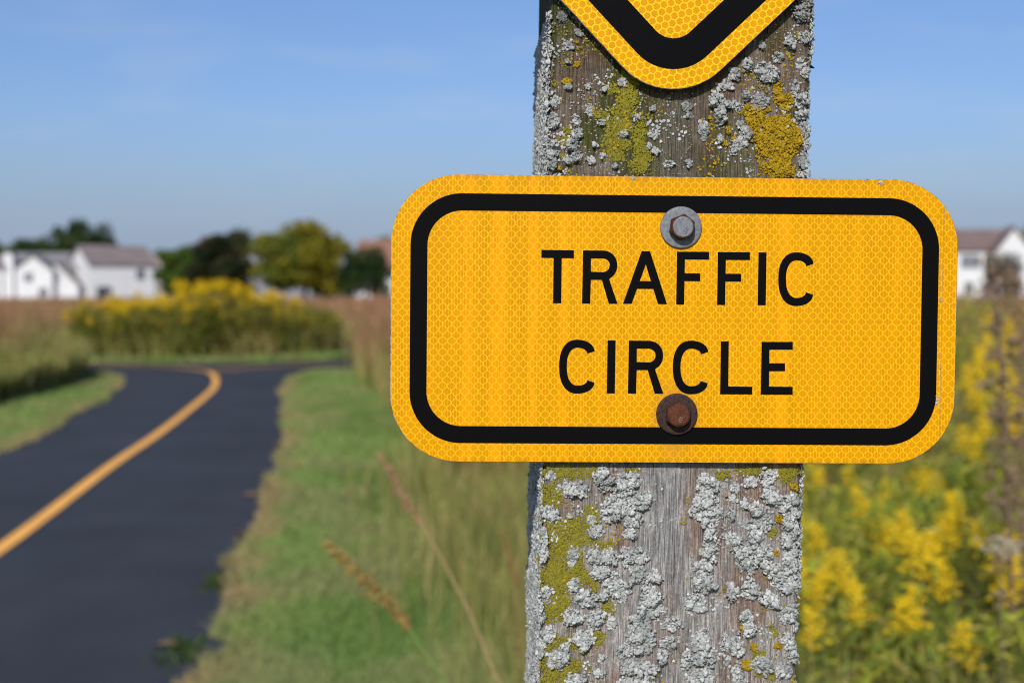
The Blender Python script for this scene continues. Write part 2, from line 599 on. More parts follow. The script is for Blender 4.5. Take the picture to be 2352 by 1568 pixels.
def ring(name, outer, inner, y0, y1, m_, parent):
    bm = bmesh.new()
    n = len(outer)
    v = [[bm.verts.new((p[0], y, p[1])) for p in pts] for y in (y0, y1) for pts in (outer, inner)]
    for i in range(n):
        j = (i + 1) % n
        bm.faces.new((v[0][i], v[0][j], v[1][j], v[1][i]))
        bm.faces.new((v[0][i], v[0][j], v[2][j], v[2][i]))
        bm.faces.new((v[1][i], v[1][j], v[3][j], v[3][i]))
    return from_bm(name, bm, m_, parent)


def flat_shape(name, contours, y0, y1, m_, parent):
    """closed 2-D contours (holes included) filled and given a thin real thickness"""
    cu = bpy.data.curves.new(name + '_curve', 'CURVE')
    cu.dimensions = '2D'
    cu.fill_mode = 'BOTH'
    cu.extrude = abs(y1 - y0) / 2
    for pts in contours:
        s = cu.splines.new('POLY')
        s.points.add(len(pts) - 1)
        for i, p in enumerate(pts):
            s.points[i].co = (p[0], p[1], 0, 1)
        s.use_cyclic_u = True
    tmp = bpy.data.objects.new('tmp', cu)
    scene.collection.objects.link(tmp)
    dg = bpy.context.evaluated_depsgraph_get()
    me = bpy.data.meshes.new_from_object(tmp.evaluated_get(dg))
    bpy.data.objects.remove(tmp)
    ymid = (y0 + y1) / 2
    for v in me.vertices:
        x, z, w = v.co
        v.co = (x, ymid - w, z)
    me.name = name
    me.materials.clear()
    return link(name, me, m_, parent)


plaque = empty('warning_plaque')
plaque.matrix_world = M_PLATE
tag(plaque, 'yellow rectangular plaque with black border reading TRAFFIC CIRCLE', 'sign')
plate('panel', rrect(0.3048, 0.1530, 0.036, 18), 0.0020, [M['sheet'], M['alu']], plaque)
ring('border', rrect(0.3048 - 0.0206, 0.1530 - 0.0200, 0.0275, 18), rrect(0.3048 - 0.0387, 0.1530 - 0.0382, 0.0185, 18), -0.00018, 0.0, M['black'], plaque)

# lettering, measured on an enlargement of the plaque (ox, oy = its corner, k = its scale)
def zp(pts):
    px = [(2050 + p[0] / 1.8092) / 1.74150 for p in pts]
    py = [(950 + p[1] / 1.8092) / 1.74150 for p in pts]
    x, z = to_local(M_PLATE, px, py)
    return list(zip(x, z))


def shear_fix(pts, x0, x1):
    return pts


def L_T(x, t, b_, w=235, st=59, cx=None):
    cx = cx or x + w / 2
    return [[(x, t), (x + w, t + 3), (x + w, t + 61), (cx + st / 2 + 1, t + 60), (cx + st / 2 - 3, b_), (cx - st / 2 - 3, b_), (cx - st / 2 + 1, t + 59), (x, t + 58)]]


def L_I(x, t, b_, st=58):
    return [[(x, t), (x + st, t + 1), (x + st - 6, b_), (x - 6, b_ - 1)]]


def L_F(x, t, b_, w1, w2, m0, m1, st=58):
    return [[(x, t), (x + w1, t + 1), (x + w1, t + 58), (x + st, t + 57), (x + st - 2, m0), (x + w2, m0 + 1), (x + w2, m1), (x + st - 3, m1 - 1), (x + st - 6, b_), (x - 6, b_ - 1)]]


def L_E(x, t, b_, w1, w2, m0, m1, st=57):
    return [[(x, t), (x + w1, t), (x + w1, t + 57), (x + st - 1, t + 57), (x + st - 2, m0), (x + w2, m0), (x + w2, m1), (x + st - 3, m1), (x + st - 4, b_ - 59), (x + w1 - 1, b_ - 57), (x + w1 - 1, b_ + 1), (x - 7, b_)]]


def L_L(x, t, b_, w, st=57):
    return [[(x, t), (x + st, t), (x + st - 4, b_ - 57), (x + w, b_ - 55), (x + w, b_ + 1), (x - 6, b_)]]


def arc(cx, cy, rx, ry, a0, a1, n=18, p=2.25):
    out = []
    for k in range(n + 1):
        a = R(a0 + (a1 - a0) * k / n)
        c_, s_ = math.cos(a), math.sin(a)
        out.append((cx + rx * math.copysign(abs(c_) ** (2 / p), c_), cy + ry * math.copysign(abs(s_) ** (2 / p), s_)))
    return out


def L_R(x, t, b_, w, st=59):
    mid = t + 213                           # underside of the bowl
    xr = x + w
    rad = (mid - t) / 2
    outer = [(x, t)] + arc(xr - rad - 2, t + rad + 1, rad, rad, -90, 62, 16, 2.1)
    outer += [(x + w - 60, mid - 2), (xr + 0, b_ + 1), (xr - 63, b_ + 1), (x + 136, mid), (x + st - 2, mid), (x + st - 7, b_), (x - 7, b_ - 1)]
    ri = rad - st + 2
    inner = [(x + st - 1, t + 58)] + arc(xr - rad - 4, t + rad + 1, ri + 4, ri, -90, 90, 14, 2.1) + [(x + st - 2, mid - 59)]
    return [outer, inner]


def L_A(xl, xr, ax0, ax1, t, b_):
    def on(xa, ya, xb, yb, y):
        return xa + (xb - xa) * (y - ya) / (yb - ya)
    y0, y1 = b_ - 165, b_ - 108
    li = lambda y: on(xl + 63, b_, (ax0 + ax1) / 2 - 1, t + 97, y)
    ri = lambda y: on(xr - 65, b_ + 2, (ax0 + ax1) / 2 - 1, t + 97, y)
    outer = [(ax0, t), (ax1, t + 1), (xr, b_ + 3), (xr - 65, b_ + 2), (ri(y1), y1 + 1), (li(y1), y1), (xl + 63, b_), (xl, b_)]
    inner = [((ax0 + ax1) / 2 - 1, t + 97), (ri(y0), y0 + 1), (li(y0), y0)]
    return [outer, inner]


def L_C(x, t, b_, tu, tl):
    """tu, tl: the outer tips of the upper and lower terminals"""
    cy = (t + b_) / 2; ry = (b_ - t) / 2
    rx = 134.0; cx = x + rx
    st = 58.0
    up = arc(cx, cy, rx, ry, -90, -270, 30, 2.35)
    # right-hand shoulders run from the crown to the tips
    def shoulder(sign):
        o = []
        tip = tu if sign < 0 else tl
        for k in range(1, 9):
            s = k / 8
            a = math.pi / 2 * s
            o.append((cx + (tip[0] - cx) * math.sin(a), (cy + sign * ry) + (tip[1] - (cy + sign * ry)) * (1 - math.cos(a))))
        return o
    su, sd = shoulder(-1), shoulder(1)
    inner = arc(cx + 2, cy, rx - st + 4, ry - st, -90, -270, 30, 2.35)
    itu = (tu[0] - 53, tu[1] + 17); itl = (tl[0] - 51, tl[1] - 17)

    def ishoulder(sign):
        o = []
        tip = itu if sign < 0 else itl
        yb = cy + sign * (ry - st)
        for k in range(1, 9):
            a = math.pi / 2 * k / 8
            o.append((cx + (tip[0] - cx) * math.sin(a), yb + (tip[1] - yb) * (1 - math.cos(a))))
        return o
    iu, idn = ishoulder(-1), ishoulder(1)
    pts = su[::-1] + up + sd + idn[::-1] + inner[::-1] + iu
    return [pts]


letters = [L_T(209, 89, 475, cx=326), L_R(510, 93, 478, 250), L_A(799, 1118, 935, 995, 98, 479),
           L_F(1190, 102, 485, 232, 168, 258, 316), L_F(1486, 105, 488, 232, 168, 261, 319),
           L_I(1780, 107, 490), L_C(1923, 107, 495, (2178, 190), (2174, 413)),
           L_C(337, 738, 1128, (594, 822), (592, 1048)), L_I(688, 743, 1127), L_R(842, 745, 1128, 250),
           L_C(1160, 745, 1133, (1416, 827), (1412, 1053)), L_L(1508, 750, 1133, 226), L_E(1803, 754, 1136, 225, 169, 908, 966)]
for cts in letters:
    flat_shape('letter', [zp(c_) for c_ in cts], -0.00018, 0.0, M['black'], plaque)

# thin seam in the sheeting near the right rim
sx, sz = to_local(M_PLATE, [2169, 2163, 2157.5], [476, 700, 1012])
bm = bmesh.new()
prev = None
for i, (x, z) in enumerate(zip(sx, sz)):
    q = [bm.verts.new((x - 0.0001, -0.00026, z)), bm.verts.new((x + 0.0001, -0.00026, z))]
    if prev: bm.faces.new((prev[0], prev[1], q[1], q[0]))
    prev = q
from_bm('seam', bm, mat('seam_grime', (0.34, 0.24, 0.10), 0.8)[0], plaque)

# the diamond sign above
DS = 0.3048
tipx, tipz = to_local(M_POST, [1554.5], [205.5], -STAND - 0.002)
rr = 0.0370
half = (DS / 2 - rr) * math.sqrt(2) + rr                     # centre to rounded corner
diamond = empty('warning_diamond')
tag(diamond, 'yellow diamond sign with black edge stripe, cut off by the top of the picture', 'sign')
Md = M_POST @ Matrix.Translation((tipx[0], -STAND - 0.002, tipz[0] + half)) @ Matrix.Rotation(R(0.9), 4, 'Y')
diamond.matrix_world = Md
plate('panel', rot2(rrect(DS, DS, rr), 45), 0.0020, [M['sheet_hex'], M['alu']], diamond)
ring('border', rot2(rrect(DS - 0.0212, DS - 0.0212, rr - 0.0106), 45), rot2(rrect(DS - 0.0520, DS - 0.0520, rr - 0.0240), 45), -0.00018, 0.0, M['black'], diamond)

# ------------------------------------------------------------------ bolts
def bolt(px, py, spin, mats, label):
    """mats: washer, side, top, mark"""
    x, z = to_local(M_PLATE, [px], [py])
    b0 = empty('bolt')
    b0.matrix_world = M_PLATE @ Matrix.Translation((x[0], -0.0002, z[0]))
    tag(b0, label, 'bolt', 'bolts holding the plaque')

    def lathe(prof, seg, rfun=None):
        bm = bmesh.new()
        loops = []
        for r, y in prof:
            loops.append([bm.verts.new((r * math.cos(2 * math.pi * k / seg), y, r * math.sin(2 * math.pi * k / seg))) for k in range(seg)])
        for l0, l1 in zip(loops, loops[1:]):
            for k in range(seg):
                bm.faces.new((l0[k], l0[(k + 1) % seg], l1[(k + 1) % seg], l1[k]))
        bm.faces.new(loops[-1]); bm.faces.new(loops[0])
        return bm
    bm = lathe([(0.0111, 0.0), (0.0112, -0.0009), (0.0109, -0.0016), (0.0102, -0.0018), (0.0075, -0.0019), (0.0060, -0.0019)], 48)
    from_bm('washer', bm, mats[0], b0, smooth=False)
    # hexagonal head, chamfered to a round crown
    seg = 48
    ap = 0.0061
    bm = bmesh.new()
    loops = []
    for kind, y in (('hex', -0.0018), ('hex', -0.0070), ('mid', -0.0080), ('top', -0.0084), ('top2', -0.0086)):
        L = []
        for k in range(seg):
            a = 2 * math.pi * k / seg
            am = ((a + math.pi / 6) % (math.pi / 3)) - math.pi / 6
            rh = ap / math.cos(am)
            yy = y
            if kind == 'hex': r = rh; yy = y + (0.0010 * ((rh / ap - 1) / 0.1547) if y < -0.002 else 0)
            elif kind == 'mid': r = min(rh, ap * 0.985)
            elif kind == 'top': r = ap * 0.88
            else: r = ap * 0.80
            L.append(bm.verts.new((r * math.cos(a + spin), yy, r * math.sin(a + spin))))
        loops.append(L)
    for i, (l0, l1) in enumerate(zip(loops, loops[1:])):
        for k in range(seg):
            f = bm.faces.new((l0[k], l0[(k + 1) % seg], l1[(k + 1) % seg], l1[k]))
            f.material_index = 0 if i < 3 else 1
    c0 = bm.verts.new((0, -0.0085, 0))
    for k in range(seg):
        f = bm.faces.new((loops[-1][k], loops[-1][(k + 1) % seg], c0)); f.material_index = 1
    hd = from_bm('head', bm, [mats[1], mats[2]], b0, smooth=False)
    # raised letter B forged into the crown
    B = [(-0.9, -1.3), (-0.9, 1.3), (0.2, 1.3), (0.8, 1.0), (0.8, 0.4), (0.2, 0.05), (-0.9, 0.05), (0.3, 0.05), (0.95, -0.35), (0.95, -0.95), (0.3, -1.3), (-0.9, -1.3)]
    ca, sa = math.cos(R(-28)), math.sin(R(-28))
    pts = [((0.0011 + (u * ca - v * sa) * 0.00095), -0.00865, (-0.0024 + (u * sa + v * ca) * 0.00095)) for u, v in B]
    V, Fq = tube(pts, 0.00023, 5)
    me = np_mesh('stamped_mark', V, Fq)
    link('stamped_mark', me, mats[3], hd)
    return b0


bolt(1563.5, 522.5, R(-8), (M['galv'], M['rust_edge'], M['galv'], M['galv']), 'grey galvanised bolt with rusty hexagon edges, on the upper black border')
bolt(1554.0, 950.5, R(-3), (M['rust_dark'], M['rust_edge'], M['rust_head'], M['verdigris']), 'brown rusted bolt and washer below the word CIRCLE')

# ------------------------------------------------------------------ post
PW, PD = 0.1402, 0.140
HW = PW / 2
post = empty('sign_post')
post.matrix_world = M_POST
tag(post, 'square weathered wooden post crusted with grey and yellow lichen', 'post')
ztop, zbot = 0.62, -P_POST[2] - 0.05
# cross-section walked round the outside with softened arrises
rc = 0.0035
sec = []
def edge(p0, p1, n):
    for k in range(n):
        s = k / n
        sec.append((p0[0] + (p1[0] - p0[0]) * s, p0[1] + (p1[1] - p0[1]) * s))
def corner(cx, cy, a0):
    for k in range(6):
        a = R(a0 + 90 * k / 6)
        sec.append((cx + rc * math.cos(a), cy + rc * math.sin(a)))
edge((-HW + rc, 0), (HW - rc, 0), 110); corner(HW - rc, rc, -90)
edge((HW, rc), (HW, PD - rc), 44); corner(HW - rc, PD - rc, 0)
edge((HW - rc, PD), (-HW + rc, PD), 12); corner(-HW + rc, PD - rc, 90)
edge((-HW, PD - rc), (-HW, rc), 44); corner(-HW + rc, rc, 180)
sec = np.array(sec)
zs = np.concatenate([np.linspace(zbot, -0.26, 40, endpoint=False), np.arange(-0.26, 0.24, 0.0014), np.linspace(0.24, ztop, 30)])
ns, nz = len(sec), len(zs)
X = np.repeat(sec[None, :, 0], nz, 0); Y = np.repeat(sec[None, :, 1], nz, 0); Z = np.repeat(zs[:, None], ns, 1)
per = np.arange(ns) * 0.00125
P2 = np.repeat(per[None], nz, 0)
nx_ = np.gradient(np.roll(sec, 0, 0)[:, 1]); 
ctr = np.array([0, PD / 2])
out = sec - ctr
out = out / np.linalg.norm(out, axis=1, keepdims=True)
# split grooves along the grain, chewed arrises
gro = (vnoise(P2 * 900, Z * 9, 3) - 0.5) * 0.0004 + (fbm(P2 * 120, Z * 14, 8) - 0.5) * 0.0010
crack = np.clip(1 - np.abs(fbm(P2 * 60, Z * 3.0, 21) - 0.5) / 0.012, 0, 1) * 0.0007
isc = np.zeros(ns)
for cx, cy in ((-HW, 0), (HW, 0), (HW, PD), (-HW, PD)):
    isc = np.maximum(isc, np.clip(1 - np.hypot(sec[:, 0] - cx, sec[:, 1] - cy) / 0.008, 0, 1))
chew = isc[None] * (fbm(P2 * 0 + Z * 90, Z * 40 + 3.1, 5) - 0.35) * 0.0035
dsp = gro - crack - np.clip(chew, 0, None)
X = X + out[None, :, 0] * dsp; Y = Y + out[None, :, 1] * dsp
V = np.stack([X, Y, Z], -1).reshape(-1, 3)
i0 = np.arange(nz - 1)[:, None] * ns + np.arange(ns)[None]
i1 = np.arange(nz - 1)[:, None] * ns + (np.arange(ns)[None] + 1) % ns
Fq = np.stack([i0, i1, i1 + ns, i0 + ns], -1).reshape(-1, 4)
# colour of the wood itself: bare silver grey, brown weathered patches, greenish algae film on the upper length
xf = X; zf = Z
u_ = P2 * 60; v_ = Z * 22
base = lerp((0.195, 0.170, 0.150), (0.27, 0.25, 0.235), sstep(0.35, 0.65, fbm(u_, v_, 31)))
br = sstep(0.50, 0.66, fbm(P2 * 75, Z * 34, 41))
base = lerp(base, (0.20, 0.135, 0.105), br * 0.85)
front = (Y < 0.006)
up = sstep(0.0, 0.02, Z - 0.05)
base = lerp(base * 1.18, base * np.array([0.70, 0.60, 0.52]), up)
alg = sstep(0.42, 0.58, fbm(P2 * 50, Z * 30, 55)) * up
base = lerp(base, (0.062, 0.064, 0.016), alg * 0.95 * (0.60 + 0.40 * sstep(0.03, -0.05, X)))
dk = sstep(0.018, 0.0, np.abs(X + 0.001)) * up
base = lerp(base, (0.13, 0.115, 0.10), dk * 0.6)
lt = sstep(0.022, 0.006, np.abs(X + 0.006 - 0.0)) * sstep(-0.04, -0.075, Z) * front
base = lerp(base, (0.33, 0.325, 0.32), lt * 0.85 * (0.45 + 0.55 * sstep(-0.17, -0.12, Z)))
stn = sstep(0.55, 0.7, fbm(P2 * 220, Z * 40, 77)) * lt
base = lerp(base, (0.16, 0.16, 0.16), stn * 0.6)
me = np_mesh('wood', V, Fq, base.reshape(-1, 3))
link('wood', me, M['wood'], post)
# sawn top of the post
me = np_mesh('post_top', np.concatenate([V[-ns:], [[0, PD / 2, ztop + 0.004]]]), np.array([[k, (k + 1) % ns, ns] for k in range(ns)]), np.tile([[0.3, 0.28, 0.25]], (ns + 1, 1)))
link('end_grain', me, M['wood'], post)

# ------------------------------------------------------------------ lichen
def lobe_templates(n, seed):
    r_ = np.random.default_rng(seed)
    out_ = []
    for k in range(n):
        bm = bmesh.new()
        bmesh.ops.create_icosphere(bm, subdivisions=2, radius=1.0)
        v = np.array([q.co[:] for q in bm.verts])
        f = np.array([[w.index for w in q.verts] for q in bm.faces])
        bm.free()
        ph = r_.uniform(0, 6.28, 4)
        th = np.arctan2(v[:, 1], v[:, 0])
        rad = 1 + 0.20 * np.sin(3 * th + ph[0]) + 0.14 * np.sin(5 * th + ph[1])
        v2 = v.copy()
        v2[:, :2] *= rad[:, None]
        v2[:, 2] = v[:, 2] * 0.55 + 0.18 * np.sin(2.4 * v[:, 0] + ph[2]) * np.cos(2.1 * v[:, 1] + ph[3])
        keep = (v[f].mean(1)[:, 2] > -0.62)
        f = f[keep]
        used = np.unique(f)
        re_ = -np.ones(len(v), int); re_[used] = np.arange(len(used))
        out_.append((v2[used], re_[f]))
    return out_


TPL = lobe_templates(8, 3)
r_l = np.random.default_rng(11)


def lobes(P, N_, rad, flat, tilt, cols):
    """P positions (n,3), N_ outward normal (n,3), rad (n,), -> merged V, F, C"""
    n = len(P)
    Vs, Fs, Cs, off = [], [], [], 0
    which = r_l.integers(0, len(TPL), n)
    for k, (tv, tf) in enumerate(TPL):
        idx = np.where(which == k)[0]
        if len(idx) == 0: continue
        m_ = len(idx)
        nn = N_[idx] + r_l.normal(0, 1, (m_, 3)) * tilt
        nn /= np.linalg.norm(nn, axis=1, keepdims=True)
        a = np.cross(nn, r_l.normal(0, 1, (m_, 3)))
        a /= np.linalg.norm(a, axis=1, keepdims=True)
        b_ = np.cross(nn, a)
        sc = rad[idx][:, None, None]
        v = tv[None]
        W = P[idx][:, None, :] + sc * (v[..., 0:1] * a[:, None] + v[..., 1:2] * b_[:, None] + v[..., 2:3] * flat * nn[:, None])
        Vs.append(W.reshape(-1, 3))
        Fs.append((tf[None] + (off + np.arange(m_) * len(tv))[:, None, None]).reshape(-1, 3))
        Cs.append(np.repeat(cols[idx], len(tv), 0))
        off += m_ * len(tv)
    return np.concatenate(Vs), np.concatenate(Fs), np.concatenate(Cs)


# colonies measured on two enlargements of the post: U above the plaque, L below it
def loc(which, q):
    q = np.asarray(q, float)
    if which == 'L':
        px = 1177.1 + q[:, 0] / 2.9327; py = 1033.6 + q[:, 1] / 2.9327; k = 2.9327
    else:
        px = 1177.1 + q[:, 0] / 3.1507; py = q[:, 1] / 3.1507; k = 3.1507
    x, z = to_local(M_POST, px, py)
    s = 0.767 / F / k
    return np.stack([x, z, q[:, 2] * s, q[:, 3] * s], -1)


GREY_L = [[(440, 260, 105, 50)], [(620, 200, 75, 75)], [(770, 220, 85, 100)], [(860, 330, 75, 80)], [(690, 400, 110, 90)], [(800, 460, 75, 60), (790, 560, 45, 40)],
          [(255, 180, 28, 32)], [(250, 420, 52, 50), (285, 460, 30, 20)], [(565, 545, 60, 42)], [(530, 465, 32, 28)], [(380, 445, 20, 20)],
          [(190, 560, 40, 70), (200, 680, 45, 90)], [(400, 705, 42, 40), (395, 755, 20, 25)], [(600, 730, 115, 70), (600, 810, 70, 60)], [(690, 840, 30, 35)],
          [(820, 720, 95, 75), (850, 820, 70, 60)], [(960, 850, 65, 55)], [(940, 990, 75, 85), (910, 1080, 90, 60), (830, 1130, 60, 60)],
          [(700, 930, 90, 60), (740, 990, 38, 40), (600, 980, 45, 35)], [(410, 900, 40, 50)], [(480, 990, 75, 65)], [(225, 950, 40, 50), (235, 1000, 20, 30)],
          [(170, 1060, 50, 60), (190, 1120, 30, 40)], [(410, 1110, 70, 60)], [(560, 1120, 75, 70)], [(670, 1165, 35, 45)], [(470, 1260, 80, 60), (480, 1310, 35, 30)],
          [(850, 1230, 100, 85), (880, 1340, 60, 45), (750, 1350, 50, 60)], [(1080, 1160, 65, 50)], [(1040, 1290, 60, 60), (1010, 1370, 40, 60)],
          [(310, 1380, 80, 70), (340, 1340, 40, 40)], [(610, 1390, 32, 30)], [(800, 1460, 85, 60), (890, 1480, 75, 75), (830, 1560, 110, 40)], [(590, 1500, 35, 25)],
          [(430, 1540, 70, 45)], [(240, 1240, 50, 50)], [(190, 1330, 30, 60)],
          [(1290, 230, 45, 75), (1350, 240, 50, 55)], [(1310, 330, 80, 50), (1310, 430, 100, 75), (1330, 560, 45, 60)], [(1320, 680, 65, 75)],
          [(1275, 790, 65, 75), (1280, 890, 85, 65)], [(1220, 1030, 80, 75)], [(1270, 1300, 70, 90), (1280, 1400, 85, 65), (1170, 1370, 30, 30)], [(1160, 1440, 35, 40)],
          [(1270, 1530, 90, 75)], [(1600, 215, 65, 40)], [(1720, 190, 65, 65), (1730, 280, 55, 65), (1770, 340, 40, 45)], [(1490, 250, 45, 32), (1490, 330, 32, 35), (1475, 410, 18, 42)],
          [(1565, 360, 25, 32)], [(1650, 400, 62, 52), (1600, 500, 60, 42), (1690, 480, 70, 60), (1640, 590, 75, 55)], [(1480, 600, 62, 40)],
          [(1550, 680, 75, 62), (1600, 740, 90, 75), (1690, 720, 60, 80)], [(1590, 940, 75, 72), (1490, 950, 50, 55)],
          [(1870, 380, 60, 85), (1880, 520, 55, 75), (1870, 620, 55, 60)], [(1880, 720, 50, 65), (1800, 830, 60, 65), (1850, 900, 100, 62), (1890, 820, 60, 50)],
          [(1740, 1010, 60, 62)], [(1850, 1090, 60, 72), (1900, 1190, 20, 45)], [(1580, 1110, 45, 60), (1590, 1200, 40, 60)],
          [(1480, 1280, 70, 62), (1520, 1350, 50, 42), (1450, 1410, 25, 30)], [(1860, 1290, 60, 62), (1880, 1380, 50, 62)], [(1700, 1440, 85, 62), (1820, 1480, 60, 62)],
          [(1510, 1490, 35, 70), (1520, 1560, 50, 40)]]
GREY_U = [[(310, 740, 45, 60)], [(300, 880, 50, 60)], [(290, 1090, 45, 75), (290, 1190, 32, 50)], [(365, 120, 35, 45)], [(410, 330, 35, 32)], [(480, 240, 36, 30)],
          [(400, 450, 25, 20)], [(790, 600, 42, 36)], [(545, 630, 18, 20)], [(655, 655, 26, 22)], [(565, 790, 30, 48)], [(465, 880, 28, 40)], [(400, 630, 30, 20)],
          [(470, 970, 45, 42)], [(420, 1060, 52, 48), (460, 1130, 45, 38), (390, 1160, 40, 26)], [(640, 890, 28, 20)], [(650, 1130, 30, 25), (570, 1160, 36, 22)],
          [(740, 1205, 40, 18)], [(595, 1055, 18, 22)], [(800, 970, 50, 32)], [(1020, 970, 36, 42), (990, 1050, 22, 26), (1030, 1090, 26, 26)], [(1010, 790, 28, 18)],
          [(900, 860, 20, 26)], [(1130, 1185, 46, 28)], [(1280, 1185, 26, 26)], [(1265, 770, 36, 40), (1275, 830, 20, 22)], [(1380, 930, 50, 52), (1385, 1010, 20, 15)],
          [(1470, 730, 62, 62), (1500, 830, 50, 65)], [(1590, 770, 75, 50), (1680, 700, 40, 42)], [(1540, 620, 62, 40)], [(1600, 540, 50, 42), (1690, 480, 52, 62)],
          [(1840, 530, 105, 72)], [(1780, 730, 60, 70)], [(2100, 100, 80, 72), (2130, 20, 60, 50)], [(2010, 300, 62, 52), (2100, 280, 55, 42)], [(1920, 420, 40, 50)], [(1810, 330, 25, 26)],
          [(2090, 460, 45, 50), (2120, 520, 30, 42)], [(2090, 740, 56, 56), (2090, 830, 52, 42)], [(2110, 930, 42, 62), (2130, 1050, 32, 48)], [(2100, 1180, 45, 72), (2100, 1260, 56, 42)],
          [(1650, 900, 40, 32), (1690, 970, 50, 50)], [(1640, 1040, 62, 40), (1600, 1100, 40, 32)], [(1500, 1000, 20, 32)], [(2040, 620, 25, 50)]]
GOLD = [('U', [(1920, 650, 40, 65), (1970, 730, 66, 55), (1730, 800, 105, 48), (1800, 900, 115, 85), (1900, 960, 160, 125), (1930, 1080, 155, 105), (1920, 1210, 145, 85), (2040, 1000, 62, 85)]),
        ('U', [(1560, 945, 18, 22)]), ('U', [(1540, 1035, 15, 26)]), ('U', [(1600, 1005, 18, 20)]), ('U', [(465, 465, 32, 24)]), ('U', [(390, 590, 38, 26)]),
        ('U', [(330, 1220, 24, 20)]), ('U', [(590, 800, 14, 26)]), ('U', [(1425, 860, 14, 20)]),
        ('L', [(1800, 460, 30, 26)]), ('L', [(1880, 500, 30, 22)]), ('L', [(1775, 690, 20, 22)]), ('L', [(1625, 1320, 26, 32)]), ('L', [(1790, 1310, 26, 26)]),
        ('L', [(1580, 1440, 38, 36)]), ('L', [(1900, 240, 32, 26)]), ('L', [(1745, 1170, 14, 14)]), ('L', [(1545, 1195, 12, 14)]), ('L', [(1440, 300, 14, 11)])]
OLIVE = [('L', [(370, 150, 175, 48), (540, 140, 90, 30), (800, 130, 55, 18)]), ('L', [(260, 300, 75, 95), (240, 400, 50, 60)]), ('L', [(330, 600, 135, 120), (430, 510, 110, 70), (300, 500, 90, 60)]),
         ('L', [(300, 790, 115, 100), (400, 700, 90, 60), (470, 600, 60, 60)]), ('L', [(280, 890, 105, 70), (300, 1000, 85, 65)]), ('L', [(540, 430, 50, 62)]), ('L', [(605, 645, 62, 42)]),
         ('L', [(280, 1085, 85, 65)]), ('L', [(460, 860, 90, 62), (545, 905, 38, 60), (430, 790, 70, 50)]), ('L', [(640, 1080, 50, 62)]), ('L', [(260, 1300, 75, 62)]),
         ('L', [(330, 1450, 150, 72), (280, 1540, 120, 60), (420, 1290, 75, 42)]), ('L', [(570, 1260, 52, 42)]), ('L', [(1420, 170, 62, 42)]), ('L', [(1620, 140, 125, 26)]),
         ('L', [(1860, 150, 75, 36), (1850, 195, 62, 32)]), ('L', [(1660, 1390, 52, 52), (1680, 1500, 32, 22)]), ('L', [(1760, 1230, 32, 32)]), ('L', [(1720, 830, 16, 32)]),
         ('L', [(1750, 560, 30, 42)]), ('L', [(1750, 1510, 42, 32)]), ('L', [(1560, 1180, 20, 40)]),
         ('U', [(830, 600, 75, 75), (830, 700, 65, 65)]), ('U', [(720, 640, 42, 42)]), ('U', [(790, 790, 75, 42), (810, 920, 62, 42)]), ('U', [(740, 980, 85, 95), (820, 1050, 42, 42)]),
         ('U', [(920, 1000, 48, 115), (950, 1120, 62, 62)]), ('U', [(920, 1200, 75, 52)]), ('U', [(760, 1120, 55, 42)]), ('U', [(380, 1020, 42, 32)]), ('U', [(370, 1130, 26, 26)]),
         ('U', [(305, 600, 22, 22)]), ('U', [(385, 235, 16, 16)]), ('U', [(640, 830, 50, 25)]), ('U', [(400, 940, 30, 26)])]


def colony_points(E, spacing, rough, lo=0.0):
    """jittered points inside a union of ellipses with a ragged rim; returns x, z, depth-inside (0 rim .. 1 middle)"""
    x0, x1 = (E[:, 0] - E[:, 2] * 1.3).min(), (E[:, 0] + E[:, 2] * 1.3).max()
    z0, z1 = (E[:, 1] - E[:, 3] * 1.3).min(), (E[:, 1] + E[:, 3] * 1.3).max()
    gx, gz = np.meshgrid(np.arange(x0, x1, spacing), np.arange(z0, z1, spacing * 0.87))
    gx = gx + (np.arange(gx.shape[0]) % 2)[:, None] * spacing / 2
    gx = (gx + r_l.uniform(-.38, .38, gx.shape) * spacing).ravel()
    gz = (gz + r_l.uniform(-.38, .38, gz.shape) * spacing).ravel()
    dmin = np.full(gx.shape, 9.0)
    for ex, ez, rx, rz in E:
        dmin = np.minimum(dmin, np.hypot((gx - ex) / rx, (gz - ez) / rz))
    nz_ = (fbm(gx * 210, gz * 210, 91, 3) - 0.5) * rough + (fbm(gx * 720, gz * 720, 95, 2) - 0.5) * rough * 0.58
    val = 1.0 - dmin + nz_ + lo
    k = val > 0
    return gx[k], gz[k], np.clip(val[k], 0, 1)


def build_patch(name, E, spacing, rmin, rmax, flat, lift, tilt, cfun, rough=0.55, lo=0.0):
    x, z, dpt = colony_points(E, spacing, rough, lo)
    k = (np.abs(x) < HW + 0.0012)
    x, z, dpt = x[k], z[k], dpt[k]
    if len(x) < 2: return None
    lump = vnoise(x * 300, z * 300, 64) * 0.65 + vnoise(x * 620, z * 620, 65) * 0.35
    h = -lift * np.minimum(1, 0.40 + dpt * 1.8) * (0.05 + 1.9 * sstep(0.25, 0.78, lump)) - 0.0001
    P = np.stack([x, h, z], -1)
    Nn = np.tile([[0.0, -1.0, 0.0]], (len(x), 1))
    edge_k = np.abs(x) > HW - 0.003
    Nn[edge_k, 0] = np.sign(x[edge_k]) * 0.7
    rad = r_l.uniform(rmin, rmax, len(x)) * (0.78 + 0.3 * np.minimum(1, dpt * 2))
    V, Fc, C_ = lobes(P, Nn, rad, flat, tilt, cfun(x, z, len(x)))
    me = np_mesh(name, V, Fc, C_)
    return link(name, me, M['lichen'], post)


